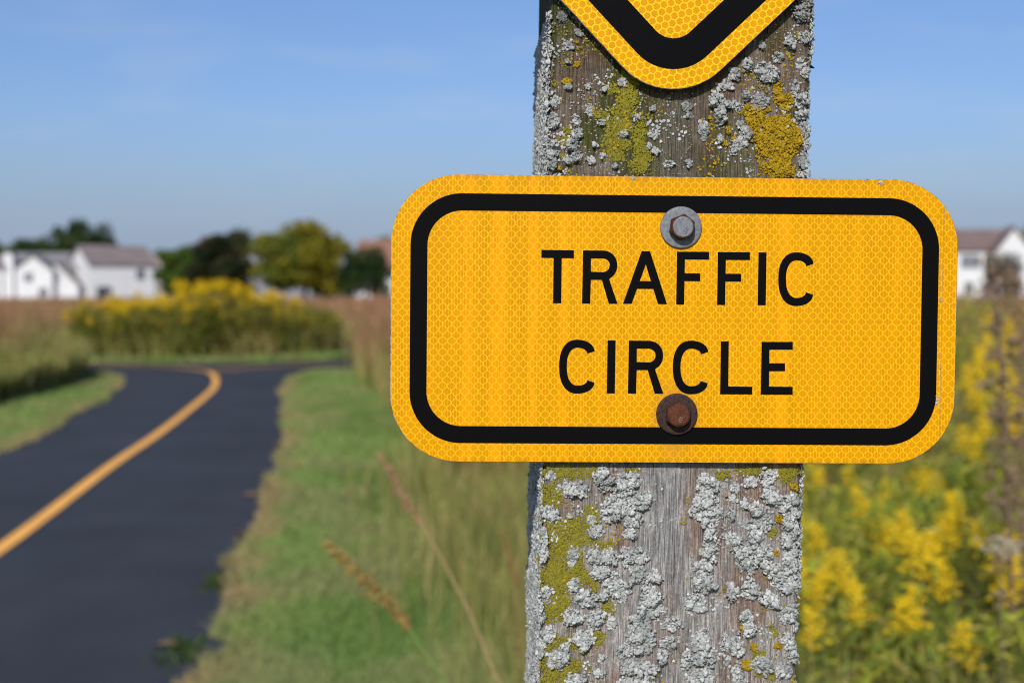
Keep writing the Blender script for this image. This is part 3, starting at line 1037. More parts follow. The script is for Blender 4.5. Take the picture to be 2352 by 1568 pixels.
def c_grey(dark=0.0):
    def f(x, z, n):
        v = r_l.uniform(0, 1, n)
        c_ = lerp((0.31, 0.325, 0.315), (0.58, 0.595, 0.58), v)
        c_ = lerp(c_, (0.25, 0.265, 0.255), sstep(0.50, 0.72, fbm(x * 150, z * 150, 12)) * 0.7)
        return c_ * (1 - dark)
    return f


def c_gold(x, z, n):
    v = r_l.uniform(0, 1, n)
    return lerp((0.29, 0.178, 0.009), (0.42, 0.285, 0.015), v)


def c_olive(x, z, n):
    v = r_l.uniform(0, 1, n)
    return lerp((0.175, 0.155, 0.014), (0.26, 0.23, 0.028), v)


DARK_U = {3, 4, 5, 25, 32, 33, 36}
gl = [('L', g, 0.0) for g in GREY_L] + [('U', g, 0.38 if i in DARK_U else 0.0) for i, g in enumerate(GREY_U)]
gl = [(w, loc(w, g) * ([1, 1, 0.9, 0.9] if w == 'U' else [1, 1, 1, 1]), dk_ + (0.16 if w == 'U' and dk_ == 0 else 0.0)) for w, g, dk_ in gl]
gl.sort(key=lambda q: -(q[1][:, 2] * q[1][:, 3]).sum())
for i, (w, E, dk_) in enumerate(gl):
    flatp = 0.0022 if (E[:, 2] * E[:, 3]).sum() > 2.0e-5 else 0.0012
    build_patch('grey_lichen', E, 0.00100, 0.00060, 0.00130, 0.46, flatp, 0.50, c_grey(dk_), 1.15)
for w, g in GOLD:
    build_patch('golden_lichen', loc(w, g), 0.00095, 0.00055, 0.00100, 0.55, 0.0009, 0.6, c_gold, 0.95)
for w, g in OLIVE:
    build_patch('olive_lichen', loc(w, g), 0.00105, 0.00050, 0.00078, 0.34, 0.0002, 0.16, c_olive, 1.25, 0.16)

# loose crumbs of the three lichens between the colonies
n = 13000
x = r_l.uniform(-HW, HW, n); z = r_l.uniform(-0.25, 0.235, n)
dens = fbm(x * 130, z * 110, 201, 4)
lim = np.where(z > 0.06, 0.52, 0.57) + 0.10 * sstep(0.03, 0.008, np.abs(x + 0.006))
k = dens > lim
x, z = x[k], z[k]
kind_ = fbm(x * 70, z * 70, 333, 2) + r_l.normal(0, 0.05, len(x))
cc = c_grey()(x, z, len(x))
cc[kind_ > 0.56] = c_olive(x, z, len(x))[kind_ > 0.56]
cc[kind_ > 0.68] = c_gold(x, z, len(x))[kind_ > 0.68]
P = np.stack([x, np.full(len(x), -0.0002), z], -1)
V, Fc, C_ = lobes(P, np.tile([[0, -1.0, 0]], (len(x), 1)), r_l.uniform(0.00035, 0.0010, len(x)), 0.55, 0.35, cc)
tag(link('lichen_crumbs', np_mesh('lichen_crumbs', V, Fc, C_), M['lichen'], post), kind='stuff')

# fine dusting of tiny granules, thickest on the upper length
n = 26000
x = r_l.uniform(-HW, HW, n); z = r_l.uniform(-0.25, 0.235, n)
dens = fbm(x * 95 + 5, z * 60, 601, 4) + r_l.normal(0, 0.05, n)
k = dens > np.where(z > 0.05, 0.50, 0.60) + 0.12 * sstep(0.03, 0.008, np.abs(x + 0.006)) * (z < 0.05)
x, z = x[k], z[k]
q = r_l.uniform(0, 1, len(x)) + (fbm(x * 60, z * 40, 611, 2) - 0.5)
cc = np.where((q < 0.45)[:, None], c_grey(0.15)(x, z, len(x)), np.where((q < 0.8)[:, None], c_olive(x, z, len(x)) * 0.8, np.array([0.24, 0.17, 0.13])))
V, Fc, C_ = lobes(np.stack([x, np.full(len(x), -0.0001), z], -1), np.tile([[0, -1.0, 0]], (len(x), 1)), r_l.uniform(0.0002, 0.00055, len(x)), 0.5, 0.3, cc)
tag(link('lichen_granules', np_mesh('lichen_granules', V, Fc, C_), M['lichen'], post), kind='stuff')

# side faces: a nearly closed crust of small grey lobes on the left, thinner on the right
def side_crust(sign, zr, dens_cut, name):
    sp = 0.0015
    gy, gz = np.meshgrid(np.arange(0.002, PD - 0.002, sp), np.arange(zr[0], zr[1], sp))
    gy = (gy + r_l.uniform(-.5, .5, gy.shape) * sp).ravel(); gz = (gz + r_l.uniform(-.5, .5, gz.shape) * sp).ravel()
    f_ = fbm(gy * 90, gz * 60, 401 + int(sign), 3)
    k = f_ > dens_cut
    gy, gz, f_ = gy[k], gz[k], f_[k]
    P = np.stack([np.full(len(gy), sign * (HW + 0.0001)) + sign * 0.0018 * np.clip((f_ - dens_cut) * 4, 0, 1) * r_l.uniform(0.1, 1, len(gy)), gy, gz], -1)
    cc = c_grey()(gy, gz, len(gy))
    o_k = fbm(gy * 60, gz * 60, 77, 2) > 0.86
    cc[o_k] = c_gold(gy, gz, len(gy))[o_k]
    V, Fc, C_ = lobes(P, np.tile([[sign * 1.0, -0.25, 0]], (len(gy), 1)), r_l.uniform(0.0007, 0.0017, len(gy)), 0.6, 0.6, cc)
    tag(link(name, np_mesh(name, V, Fc, C_), M['lichen'], post), kind='stuff')


side_crust(-1, (-0.25, 0.165), 0.40, 'side_lichen')
side_crust(1, (-0.25, 0.235), 0.50, 'side_lichen')
# a splinter standing out from the right arris
sx_, sz_ = to_local(M_POST, [1860, 1872], [152, 157], 0.02)
V, Fq = tube([(sx_[0] - 0.006, 0.02, sz_[0] - 0.004), (sx_[0], 0.02, sz_[0]), (sx_[1], 0.02, sz_[1])], [0.003, 0.0014, 0.0001], 6)
link('splinter', np_mesh('splinter', V, Fq, np.tile([[0.10, 0.085, 0.07]], (len(V), 1))), M['wood'], post)

# lichen flecks growing on the plaque's rim
fx, fz = to_local(M_PLATE, [1452, 1457, 2022, 2026, 2160, 2158, 2154, 2150, 2153, 1990, 1640], [407, 409, 417, 420, 692, 845, 912, 918, 924, 415, 408])
P, rad = [], []
for x, z in zip(fx, fz):
    for k in range(4):
        P.append((x + r_l.normal(0, 0.0006), -0.0003, z + r_l.normal(0, 0.0007))); rad.append(r_l.uniform(0.0002, 0.0006))
P = np.array(P)
V, Fc, C_ = lobes(P, np.tile([[0, -1.0, 0.3]], (len(P), 1)), np.array(rad), 0.6, 0.4, c_grey()(P[:, 0], P[:, 2], len(P)))
link('lichen_flecks', np_mesh('lichen_flecks', V, Fc, C_), M['lichen'], plaque)

# ------------------------------------------------------------------ ground, path
def sheet(name, polyfun, mats, kind='structure'):
    pass


bm = bmesh.new()
S = 3000.0
v = [bm.verts.new(p) for p in ((-S, -S, 0), (S, -S, 0), (S, S, 0), (-S, S, 0))]
bm.faces.new(v)
m, nt, b = mat('meadow_soil', rough=0.95, spec=0.1); T = NT(nt)
o_ = T.coord('Object')
n1 = T.noise(o_, 0.25, 5.0, 0.6); n2 = T.noise(o_, 9.0, 4.0, 0.7)
c = T.mix(T.rng(n1, 0.35, 0.65), (0.13, 0.105, 0.055), (0.20, 0.135, 0.085))
c = T.mix(1.0, c, T.rng(n2, 0.3, 0.7, 0.7, 1.25), 'MULTIPLY')
T.put(b.inputs['Base Color'], c)
M['meadow'] = m
tag(from_bm('ground', bm, m), kind='structure')

# path edges read off the photograph, in metres (X to the right, Y away)
RE = np.array([(-0.95, -6.0), (-1.15, 0.0), (-1.27, 5.8), (-1.43, 6.9), (-1.74, 9.2), (-2.02, 11.5), (-2.24, 13.6), (-2.95, 18.3), (-3.55, 22.0), (-3.92, 24.6), (-4.02, 26.5), (-3.80, 28.4)])
yy = np.concatenate([np.arange(-6, 24.6, 0.12), np.arange(24.6, 28.41, 0.12)])
xr = np.interp(yy, RE[:, 1], RE[:, 0])
LE = np.array([(-3.55, -6.0), (-3.75, 0.0), (-4.10, 6.0), (-4.45, 9.5), (-4.92, 13.6), (-5.14, 15.6), (-5.67, 19.0), (-6.35, 23.2), (-6.85, 25.2), (-7.6, 26.8), (-8.5, 28.0)])
xl = np.interp(yy, LE[:, 1], LE[:, 0])
ker = np.ones(9) / 9
def smooth_(a):
    p = np.pad(a, 4, mode='edge')
    return np.convolve(p, ker, 'valid')
xr0, xl0 = smooth_(xr), smooth_(xl)
xr_n = xr0 + (fbm(yy * 1.1, yy * 0 + 4, 5, 4) - 0.5) * 0.17 + (fbm(yy * 6.5, yy * 0 + 2, 15, 3) - 0.5) * 0.17
xl_n = xl0 + (fbm(yy * 1.1, yy * 0 + 9, 6, 4) - 0.5) * 0.30
nc = 14
V = []
for i in range(len(yy)):
    for k in range(nc):
        s = k / (nc - 1)
        V.append((xl_n[i] + (xr_n[i] - xl_n[i]) * s, yy[i], 0.018 + 0.012 * math.sin(math.pi * s)))
V = np.array(V)
Fq = np.array([[i * nc + k, i * nc + k + 1, (i + 1) * nc + k + 1, (i + 1) * nc + k] for i in range(len(yy) - 1) for k in range(nc - 1)])
tag(link('path', np_mesh('path', V, Fq), M['asphalt']), kind='structure')
# ring path round the planted island, laid just under the path's mouth
CX, CY, RI, RO = -7.3, 34.2, 3.6, 6.3
a = np.linspace(0, 2 * math.pi, 121)
V = []
for t_ in a[:-1]:
    for r0 in (RI, (RI + RO) / 2, RO):
        q = r0 + (vnoise(np.array([t_ * 9.0]), np.array([r0]), 3)[0] - 0.5) * 0.15
        V.append((CX + q * math.cos(t_), CY + q * math.sin(t_), 0.014))
Fq = np.array([[i * 3 + k, i * 3 + k + 1, ((i + 1) % 120) * 3 + k + 1, ((i + 1) % 120) * 3 + k] for i in range(120) for k in range(2)])
tag(link('ring_path', np_mesh('ring_path', V, Fq), M['asphalt']), kind='structure')


def stripe(name, pts, w, z, label=None):
    pts = np.array(pts, float)
    # resample smoothly (Catmull-Rom)
    P = []
    for i in range(len(pts) - 1):
        p0 = pts[max(i - 1, 0)]; p1 = pts[i]; p2 = pts[i + 1]; p3 = pts[min(i + 2, len(pts) - 1)]
        for s in np.linspace(0, 1, 14, endpoint=False):
            P.append(0.5 * ((2 * p1) + (-p0 + p2) * s + (2 * p0 - 5 * p1 + 4 * p2 - p3) * s ** 2 + (-p0 + 3 * p1 - 3 * p2 + p3) * s ** 3))
    P.append(pts[-1]); P = np.array(P)
    t = np.gradient(P, axis=0); t /= np.linalg.norm(t, axis=1, keepdims=True)
    nrm = np.stack([-t[:, 1], t[:, 0]], -1)
    A = P + nrm * w / 2; B = P - nrm * w / 2
    V = np.concatenate([np.c_[A, np.full(len(A), z)], np.c_[B, np.full(len(B), z)]])
    n_ = len(P)
    Fq = np.array([[i, i + 1, n_ + i + 1, n_ + i] for i in range(n_ - 1)])
    return tag(link(name, np_mesh(name, V, Fq), M['line']), kind='structure')


stripe('centre_line', [(-2.3, -6), (-2.45, 0), (-2.80, 5), (-3.11, 8.6), (-3.58, 12.6), (-3.85, 15.3), (-4.20, 18.3), (-4.70, 22.2), (-5.05, 24.2), (-5.40, 25.8), (-5.85, 27.4)], 0.105, 0.0345)
stripe('ring_line', [(-5.87, 27.5), (-6.9, 28.9), (-8.2, 29.7), (-9.5, 30.9), (-10.5, 32.6)], 0.10, 0.0345)
stripe('ring_line', [(-5.80, 27.5), (-5.0, 29.2), (-4.0, 30.4), (-2.6, 31.6), (-1.6, 33.2)], 0.10, 0.0345)

# mown verges beside the path: coloured turf sheets with short blades on them
RV = np.array([(0.9, -6.0), (0.80, 0.5), (0.55, 3.0), (0.22, 5.8), (-0.10, 8.0), (-0.50, 10.8), (-1.55, 18.3), (-2.3, 23.0), (-2.9, 27.0), (-3.4, 31.0)])
LV = np.array([(-6.5, -6.0), (-6.6, 5.0), (-6.8, 12.0), (-7.1, 19.7), (-7.3, 24.0), (-8.4, 28.0), (-9.6, 28.8)])


def turf_colour(x, y, edge_d):
    g = lerp((0.150, 0.232, 0.062), (0.205, 0.285, 0.082), sstep(0.3, 0.7, fbm(x * 1.6, y * 0.9, 61)))
    g = lerp(g, (0.265, 0.265, 0.115), sstep(0.42, 0.64, fbm(x * 2.2 + 7, y * 1.2, 62)) * 0.65)
    tan = (0.33, 0.255, 0.125)
    t_ = sstep(0.34, 0.02, edge_d + (fbm(x * 3, y * 2.2, 63) - 0.5) * 0.5) * (0.35 + 0.65 * sstep(0.35, 0.6, fbm(x * 1.2, y * 0.8, 64)))
    return lerp(g, tan, np.clip(t_, 0, 1) * 0.9)


def verge(name, xa, xb, ea):
    """strip between two edge curves; ea = curve from which the dead rim is measured"""
    nc = 22
    V, C_ = [], []
    for i in range(len(yy)):
        s = np.linspace(0, 1, nc)
        x = xa[i] + (xb[i] - xa[i]) * s
        z = 0.004 + 0.022 * sstep(0.0, 0.12, np.abs(x - ea[i])) + (fbm(x * 2, np.full(nc, yy[i]) * 2, 71) - 0.5) * 0.015
        V.append(np.stack([x, np.full(nc, yy[i]), np.maximum(z, 0.004)], -1))
        C_.append(turf_colour(x, np.full(nc, yy[i]), np.abs(x - ea[i])))
    V = np.concatenate(V); C_ = np.concatenate(C_)
    Fq = np.array([[i * nc + k, i * nc + k + 1, (i + 1) * nc + k + 1, (i + 1) * nc + k] for i in range(len(yy) - 1) for k in range(nc - 1)])
    tag(link(name, np_mesh(name, V, Fq, C_), M['soil']), kind='structure')


rv = np.interp(yy, RV[:, 1], RV[:, 0]); lv = np.interp(yy, LV[:, 1], LV[:, 0])
verge('grass_verge', xr_n - 0.05, np.maximum(rv + 0.5, xr_n + 0.3), xr_n)
verge('grass_verge', lv - 0.5, np.maximum(xl_n + 0.05, lv), xl_n)
# grass collar of the island
V, C_ = [], []
for r0 in np.linspace(0.05, RI + 0.05, 14):
    for t_ in a[:-1]:
        x, y = CX + r0 * math.cos(t_), CY + r0 * math.sin(t_)
        V.append((x, y, 0.02 + 0.10 * (1 - (r0 / RI) ** 2 if r0 < RI else 0)))
V = np.array(V)
C_ = turf_colour(V[:, 0], V[:, 1], np.full(len(V), 0.5))
Fq = np.array([[i * 120 + k, i * 120 + (k + 1) % 120, (i + 1) * 120 + (k + 1) % 120, (i + 1) * 120 + k] for i in range(13) for k in range(120)])
tag(link('island_turf', np_mesh('island_turf', V, Fq, C_), M['soil']), kind='structure')

# ------------------------------------------------------------------ grasses
def blades(x, y, h, w, lean, c_base, c_mid, c_tip, z0=None, droop=1.0):
    """bent tapering blades, 7 vertices each"""
    n = len(x)
    ph = rng.uniform(0, 2 * math.pi, n)
    fa = rng.uniform(0, math.pi, n)
    dx, dy = np.cos(ph) * lean, np.sin(ph) * lean
    wx, wy = np.cos(fa), np.sin(fa)
    z0 = np.zeros(n) if z0 is None else z0
    V = np.zeros((n, 7, 3)); C_ = np.zeros((n, 7, 3))
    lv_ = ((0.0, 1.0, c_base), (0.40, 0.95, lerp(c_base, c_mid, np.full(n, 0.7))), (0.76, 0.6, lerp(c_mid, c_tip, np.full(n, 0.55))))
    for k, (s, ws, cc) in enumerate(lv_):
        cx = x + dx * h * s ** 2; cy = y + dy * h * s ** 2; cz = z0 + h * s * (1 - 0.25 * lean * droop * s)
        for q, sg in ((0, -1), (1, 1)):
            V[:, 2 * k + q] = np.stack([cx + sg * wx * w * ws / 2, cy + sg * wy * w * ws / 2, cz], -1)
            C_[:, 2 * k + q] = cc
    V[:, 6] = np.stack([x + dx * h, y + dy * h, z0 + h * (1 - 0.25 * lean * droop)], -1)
    C_[:, 6] = c_tip
    F1 = np.array([[0, 1, 3], [0, 3, 2], [2, 3, 5], [2, 5, 4], [4, 5, 6]])
    Fc = (F1[None] + (np.arange(n) * 7)[:, None, None]).reshape(-1, 3)
    return V.reshape(-1, 3), Fc, C_.reshape(-1, 3)


def pick(n, cols, wts=None):
    cols = np.array(cols)
    i = rng.choice(len(cols), n, p=wts)
    return cols[i] * rng.uniform(0.8, 1.2, (n, 1))


def stuff(name, label, cat, sets):
    V, Fc = join([(s[0], s[1]) for s in sets])
    C_ = np.concatenate([s[2] for s in sets])
    o = link(name, np_mesh(name, V, Fc, C_, smooth=False), M['plant'])
    return tag(o, label, cat, kind='stuff')


# short mown grass on the verges
def scatter_verge(n, ya, yb, xa_, xb_):
    u = rng.uniform(0, 1, n)
    y = ya * (yb / ya) ** u                                     # denser near the camera
    x0 = np.interp(y, yy, xa_); x1 = np.interp(y, yy, xb_)
    x = x0 + (x1 - x0) * rng.uniform(0, 1, n)
    return x, y


sets = []
for xa_, xb_, e_, cnt, ya in ((xr_n, rv + 0.35, xr_n, 105000, 4.2), (lv - 0.2, xl_n, xl_n, 42000, 9.0)):
    x, y = scatter_verge(cnt, ya, 28.0, xa_, xb_)
    ed = np.abs(x - np.interp(y, yy, e_))
    c_ = turf_colour(x, y, ed) * rng.uniform(0.75, 1.35, (len(x), 1))
    w = 0.004 * np.maximum(1, y / 5.0)
    h = rng.uniform(0.03, 0.085, len(x)) * (0.7 + 0.6 * fbm(x * 1.3, y * 1.3, 66))
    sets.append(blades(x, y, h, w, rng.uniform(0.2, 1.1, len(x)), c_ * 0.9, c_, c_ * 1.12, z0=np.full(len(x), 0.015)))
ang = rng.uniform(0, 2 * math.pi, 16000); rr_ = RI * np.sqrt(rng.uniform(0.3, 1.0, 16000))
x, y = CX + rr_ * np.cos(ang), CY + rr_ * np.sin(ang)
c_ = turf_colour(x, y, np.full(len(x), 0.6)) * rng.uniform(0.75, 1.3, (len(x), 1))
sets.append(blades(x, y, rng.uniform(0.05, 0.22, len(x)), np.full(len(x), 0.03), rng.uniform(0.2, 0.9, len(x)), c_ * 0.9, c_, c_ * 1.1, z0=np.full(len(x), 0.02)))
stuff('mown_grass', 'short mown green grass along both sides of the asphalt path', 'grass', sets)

# tall prairie grass
GREEN = [(0.125, 0.165, 0.034), (0.185, 0.205, 0.046), (0.25, 0.245, 0.066), (0.10, 0.145, 0.040)]
STRAW = [(0.42, 0.34, 0.15), (0.36, 0.31, 0.12), (0.32, 0.285, 0.10)]
RUST = [(0.36, 0.175, 0.105), (0.31, 0.140, 0.088), (0.40, 0.225, 0.135), (0.27, 0.112, 0.075)]


def prairie(x, y, hmul, rusty, wmul=1.0, hbase=(0.75, 1.35)):
    n = len(x)
    patch = fbm(x * 0.55, y * 0.4, 81)
    h = rng.uniform(*hbase, n) * hmul * (0.75 + 0.5 * patch)
    w = 0.0042 * np.maximum(1, y / 6.0) * wmul
    c0 = pick(n, GREEN)
    st = rng.uniform(0, 1, n) < 0.32
    c0[st] = pick(int(st.sum()), STRAW)
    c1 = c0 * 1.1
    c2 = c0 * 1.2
    ru = rng.uniform(0, 1, n) < rusty * (0.45 + 1.1 * sstep(0.35, 0.65, patch))
    c2[ru] = pick(int(ru.sum()), RUST)
    c1[ru] = lerp(c1[ru], c2[ru], np.full(int(ru.sum()), 0.55))
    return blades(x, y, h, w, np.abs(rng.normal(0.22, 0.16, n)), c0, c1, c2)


sets = []
# right-hand bank: from beside the post away to the island
def right_bank(n, ya, yb, width):
    y = ya * (yb / ya) ** rng.uniform(0, 1, n)
    x0 = np.interp(y, RV[:, 1], RV[:, 0]) + 0.05 + rng.normal(0, 0.10, n)
    x = x0 + rng.uniform(0, 1, n) ** 1.15 * np.minimum(width, 0.5 + y * 0.62)
    return x, y


x, y = right_bank(52000, 4.6, 12.0, 6.0)
ed = x - np.interp(y, RV[:, 1], RV[:, 0])
sets.append(prairie(x, y, (0.27 + 0.53 * sstep(0.1, 1.6, ed)) * (0.7 + 0.6 * fbm(x * 1.4, y * 0.7, 83)), 0.25))
x, y = right_bank(46000, 11.0, 34.0, 18.0)
ed = x - np.interp(y, RV[:, 1], RV[:, 0])
sets.append(prairie(x, y, (0.58 + 0.52 * sstep(0, 0.9, ed)) * (1.0 + 0.15 * sstep(13, 20, y)), 0.95, 1.3))
n = 16000
y = rng.uniform(13.0, 31.0, n); x = np.interp(y, RV[:, 1], RV[:, 0]) + 0.25 + rng.uniform(0, 1, n) * 3.0
sets.append(prairie(x, y, 1.0, 1.6, 1.3, (1.15, 1.65)))
n = 1300
y = rng.uniform(4.6, 12.0, n); x = np.interp(y, RV[:, 1], RV[:, 0]) - np.minimum(np.abs(rng.normal(0, 0.30, n)), 0.75)
sets.append(prairie(x, y, 0.40, 0.15))
# the short-stemmed fringe left of the post
n = 7000
y = rng.uniform(4.2, 9.0, n); x = np.interp(y, RV[:, 1], RV[:, 0]) + rng.normal(0.12, 0.16, n)
sets.append(prairie(x, y, 0.40, 0.12))
# near right, around the goldenrod
n = 26000
y = 2.6 * (9.0 / 2.6) ** rng.uniform(0, 1, n); x = 0.25 + rng.uniform(0.0, 1.0, n) * (0.45 * y + 0.4)
sets.append(prairie(x, y, 0.72, 0.10))
stuff('prairie_grass', 'tall green and rust coloured prairie grass right of the mown verge', 'tall grass', sets)

sets = []
n = 42000
y = 14.0 * (34.0 / 14.0) ** rng.uniform(0, 1, n)
x = np.interp(y, LV[:, 1], LV[:, 0]) - 0.02 - rng.uniform(0, 1, n) ** 1.3 * np.maximum(0.8, 0.42 * y - 6.0)
k = np.hypot(x - CX, y - CY) > RO + 0.1
x, y = x[k], y[k]
ed = np.interp(y, LV[:, 1], LV[:, 0]) - x
s_ = prairie(x, y, (0.55 + 0.55 * sstep(0.0, 1.4, ed)) * 1.0, 0.08 + 0.85 * sstep(0.35, 1.7, ed), 1.3)
sets.append(s_)
stuff('prairie_grass', 'tall yellow-green prairie grass left of the asphalt path', 'tall grass', sets)

# wide russet prairie behind, out to the houses
sets = []
n = 45000
y = 10.0 * (60.0 / 10.0) ** rng.uniform(0, 1, n)
x = np.interp(y, LV[:, 1], LV[:, 0]) - 2.5 - rng.uniform(0, 1, n) ** 1.4 * (14 + 0.5 * y)
k = (np.hypot(x - CX, y - CY) > RO + 0.3) & (x < -0.33 * y - 0.4)
x, y = x[k], y[k]
sets.append(prairie(x, y, 0.9, 0.8, 1.6))
n = 60000
y = 36.0 * (150.0 / 36.0) ** rng.uniform(0, 1, n)
x = rng.uniform(-0.52, 0.52, n) * y
k = (np.hypot(x - CX, y - CY) > RO + 0.3)
x, y = x[k], y[k]
sets.append(prairie(x, y, 0.86, 1.0, 1.5, (0.9, 1.3)))
stuff('far_prairie', 'russet prairie grass stretching back to the houses', 'tall grass', sets)

# ------------------------------------------------------------------ goldenrod
def goldenrod_meshes(seed, h):
    r_ = np.random.default_rng(seed)
    lean = r_.uniform(-0.10, 0.10, 2)
    def axis(s):
        return np.array([lean[0] * h * s ** 2, lean[1] * h * s ** 2, h * s])
    sp = [axis(s) for s in np.linspace(0, 1, 9)]
    Vs, Fs = tube(sp, np.linspace(0.0042, 0.0012, 9), 5)
    cs = np.tile([[0.13, 0.135, 0.035]], (len(Vs), 1))
    # narrow leaves all up the stem
    LVt, LFc, off = [], [], 0
    nl = 80
    for k in range(nl):
        s = 0.12 + 0.80 * k / nl
        p = axis(s); an = k * 2.4 + r_.uniform(-.3, .3); L = r_.uniform(0.06, 0.12) * (1.15 - 0.45 * s)
        d_ = np.array([math.cos(an), math.sin(an), 0.0]); sd = np.array([-d_[1], d_[0], 0]); wd = L * 0.15
        q = [p, p + d_ * L * 0.45 + sd * wd + [0, 0, L * 0.24], p + d_ * L * 0.45 - sd * wd + [0, 0, L * 0.24], p + d_ * L + [0, 0, L * r_.uniform(-0.15, 0.2)]]
        LVt += q; LFc += [[off, off + 1, off + 2], [off + 1, off + 3, off + 2]]; off += 4
    LVt = np.array(LVt); LFc = np.array(LFc)
    lc = np.repeat(np.array([(0.150, 0.185, 0.024)]) * r_.uniform(0.7, 1.4, (nl, 1)), 4, 0)
    # plume: arching side branches carrying rows of tiny flower heads
    FV, FF, FC, off = [], [], [], 0
    nb = 30
    octv = np.array([(1, 0, 0), (-1, 0, 0), (0, 1, 0), (0, -1, 0), (0, 0, 1), (0, 0, -1)], float)
    octf = np.array([(0, 2, 4), (2, 1, 4), (1, 3, 4), (3, 0, 4), (2, 0, 5), (1, 2, 5), (3, 1, 5), (0, 3, 5)])
    for k in range(nb):
        t_ = k / nb
        s = 0.865 + 0.135 * t_
        p = axis(s); an = k * 2.4 + r_.uniform(-.4, .4); L = 0.064 * (1 - 0.70 * t_) * r_.uniform(0.7, 1.2) * (h / 1.2)
        d_ = np.array([math.cos(an), math.sin(an), 0.0])
        m_ = max(5, int(L / 0.0042))
        for j in range(m_):
            q_ = (j + 1) / m_
            c0 = p + d_ * L * q_ + np.array([0, 0, L * (0.95 * q_ - 0.45 * q_ * q_)]) + r_.normal(0, 0.0035, 3)
            rr2 = r_.uniform(0.0030, 0.0056)
            FV.append(c0 + octv * rr2 * r_.uniform(0.7, 1.3, (6, 1))); FF.append(octf + off); off += 6
            FC.append(np.repeat(np.array([lerp((0.76, 0.50, 0.010), (0.93, 0.68, 0.020), np.array(r_.uniform()))]), 6, 0))
    return (Vs, Fs, cs), (LVt, LFc, lc), (np.concatenate(FV), np.concatenate(FF), np.concatenate(FC))


GR = []
for s_, h in ((1, 1.18), (2, 1.30), (3, 1.05), (4, 1.24), (5, 1.12)):
    st, lf, fl = goldenrod_meshes(s_, h)
    ms = np_mesh('stem', *st); ms.materials.append(M['plant'])
    ml = np_mesh('leaves', lf[0], lf[1], lf[2], smooth=False); ml.materials.append(M['plant'])
    mf = np_mesh('flower_plume', fl[0], fl[1], fl[2], smooth=False); mf.materials.append(M['petal'])
    GR.append((ms, ml, mf, h))


def goldenrod(x, y, h, label, group, parts=3):
    v_ = GR[rng.integers(0, len(GR))]
    e = empty('goldenrod', (x, y, 0), rng.uniform(0, 6.28))
    s = h / v_[3]
    e.scale = (s * rng.uniform(0.95, 1.2), s * rng.uniform(0.95, 1.2), s)
    e.rotation_euler = (rng.normal(0, 0.06), rng.normal(0, 0.06), rng.uniform(0, 6.28))
    tag(e, label, 'flower', group)
    for nm, me_ in (('stem', v_[0]), ('leaves', v_[1]), ('flower_plume', v_[2])):
        o = bpy.data.objects.new(nm, me_)
        COL.objects.link(o)
        o.parent = e
    return e


# near bank right of the post: plume tips aimed at the yellow patches of the photograph
NEAR = [(1865, 1070, 6.2), (1930, 1066, 6.4), (2060, 1062, 6.2), (1960, 1120, 5.2), (1945, 1190, 4.4), (2040, 1105, 5.0), (2075, 1165, 4.2), (2130, 1150, 4.6), (2060, 1235, 4.0), (2110, 1225, 3.9), (2165, 1175, 4.3),
        (2190, 1165, 4.7), (2215, 1215, 4.1), (2262, 1140, 5.1), (2250, 1235, 3.9), (2030, 1270, 3.8), (2240, 1295, 3.6), (2190, 1270, 3.9), (2085, 1360, 3.4), (2062, 1385, 3.5),
        (1880, 1250, 3.9), (1935, 1375, 3.5), (1890, 1085, 5.6), (2000, 1068, 5.9), (2120, 1075, 5.6), (2325, 1330, 3.5), (2345, 1190, 4.4), (1850, 1085, 5.9), (2230, 1425, 3.3), (1905, 1140, 5.0), (1985, 1165, 4.8), (2010, 1205, 4.4), (2145, 1200, 4.5), (2290, 1195, 4.4),
        (2095, 1100, 5.5), (1925, 1290, 3.9), (1870, 1320, 3.8), (2310, 1270, 3.9), (2020, 1340, 3.6), (1860, 1190, 4.8), (2175, 1085, 5.9), (2340, 1100, 5.4)]
FARB = [(2236, 712, 12.0), (2345, 705, 11.6), (2285, 722, 10.8), (2330, 745, 9.4), (2300, 800, 8.2), (2310, 930, 6.6), (2215, 735, 9.5), (2260, 760, 9.0), (2225, 815, 7.8), (2250, 840, 7.6), (2290, 850, 7.2), (2215, 870, 7.0), (2245, 890, 6.8), (2275, 880, 7.0),
        (2330, 790, 8.0), (2345, 850, 7.2), (2340, 930, 6.4), (2220, 940, 6.4), (2255, 970, 6.2), (2340, 720, 10.0), (2215, 1000, 6.0)]
for (px, py, Zd) in NEAR:
    p = CAM + ray(px + rng.normal(0, 6), py) * Zd
    goldenrod(p[0], p[1], p[2], 'yellow goldenrod plant in the blurred bank below the right half of the plaque', 'goldenrod plants in the bank below the plaque')
for (px, py, Zd) in FARB:
    p = CAM + ray(px + rng.normal(0, 5), py) * Zd
    goldenrod(p[0], p[1], p[2], 'yellow-green goldenrod plant beyond the right end of the plaque', 'goldenrod plants beyond the right end of the plaque')
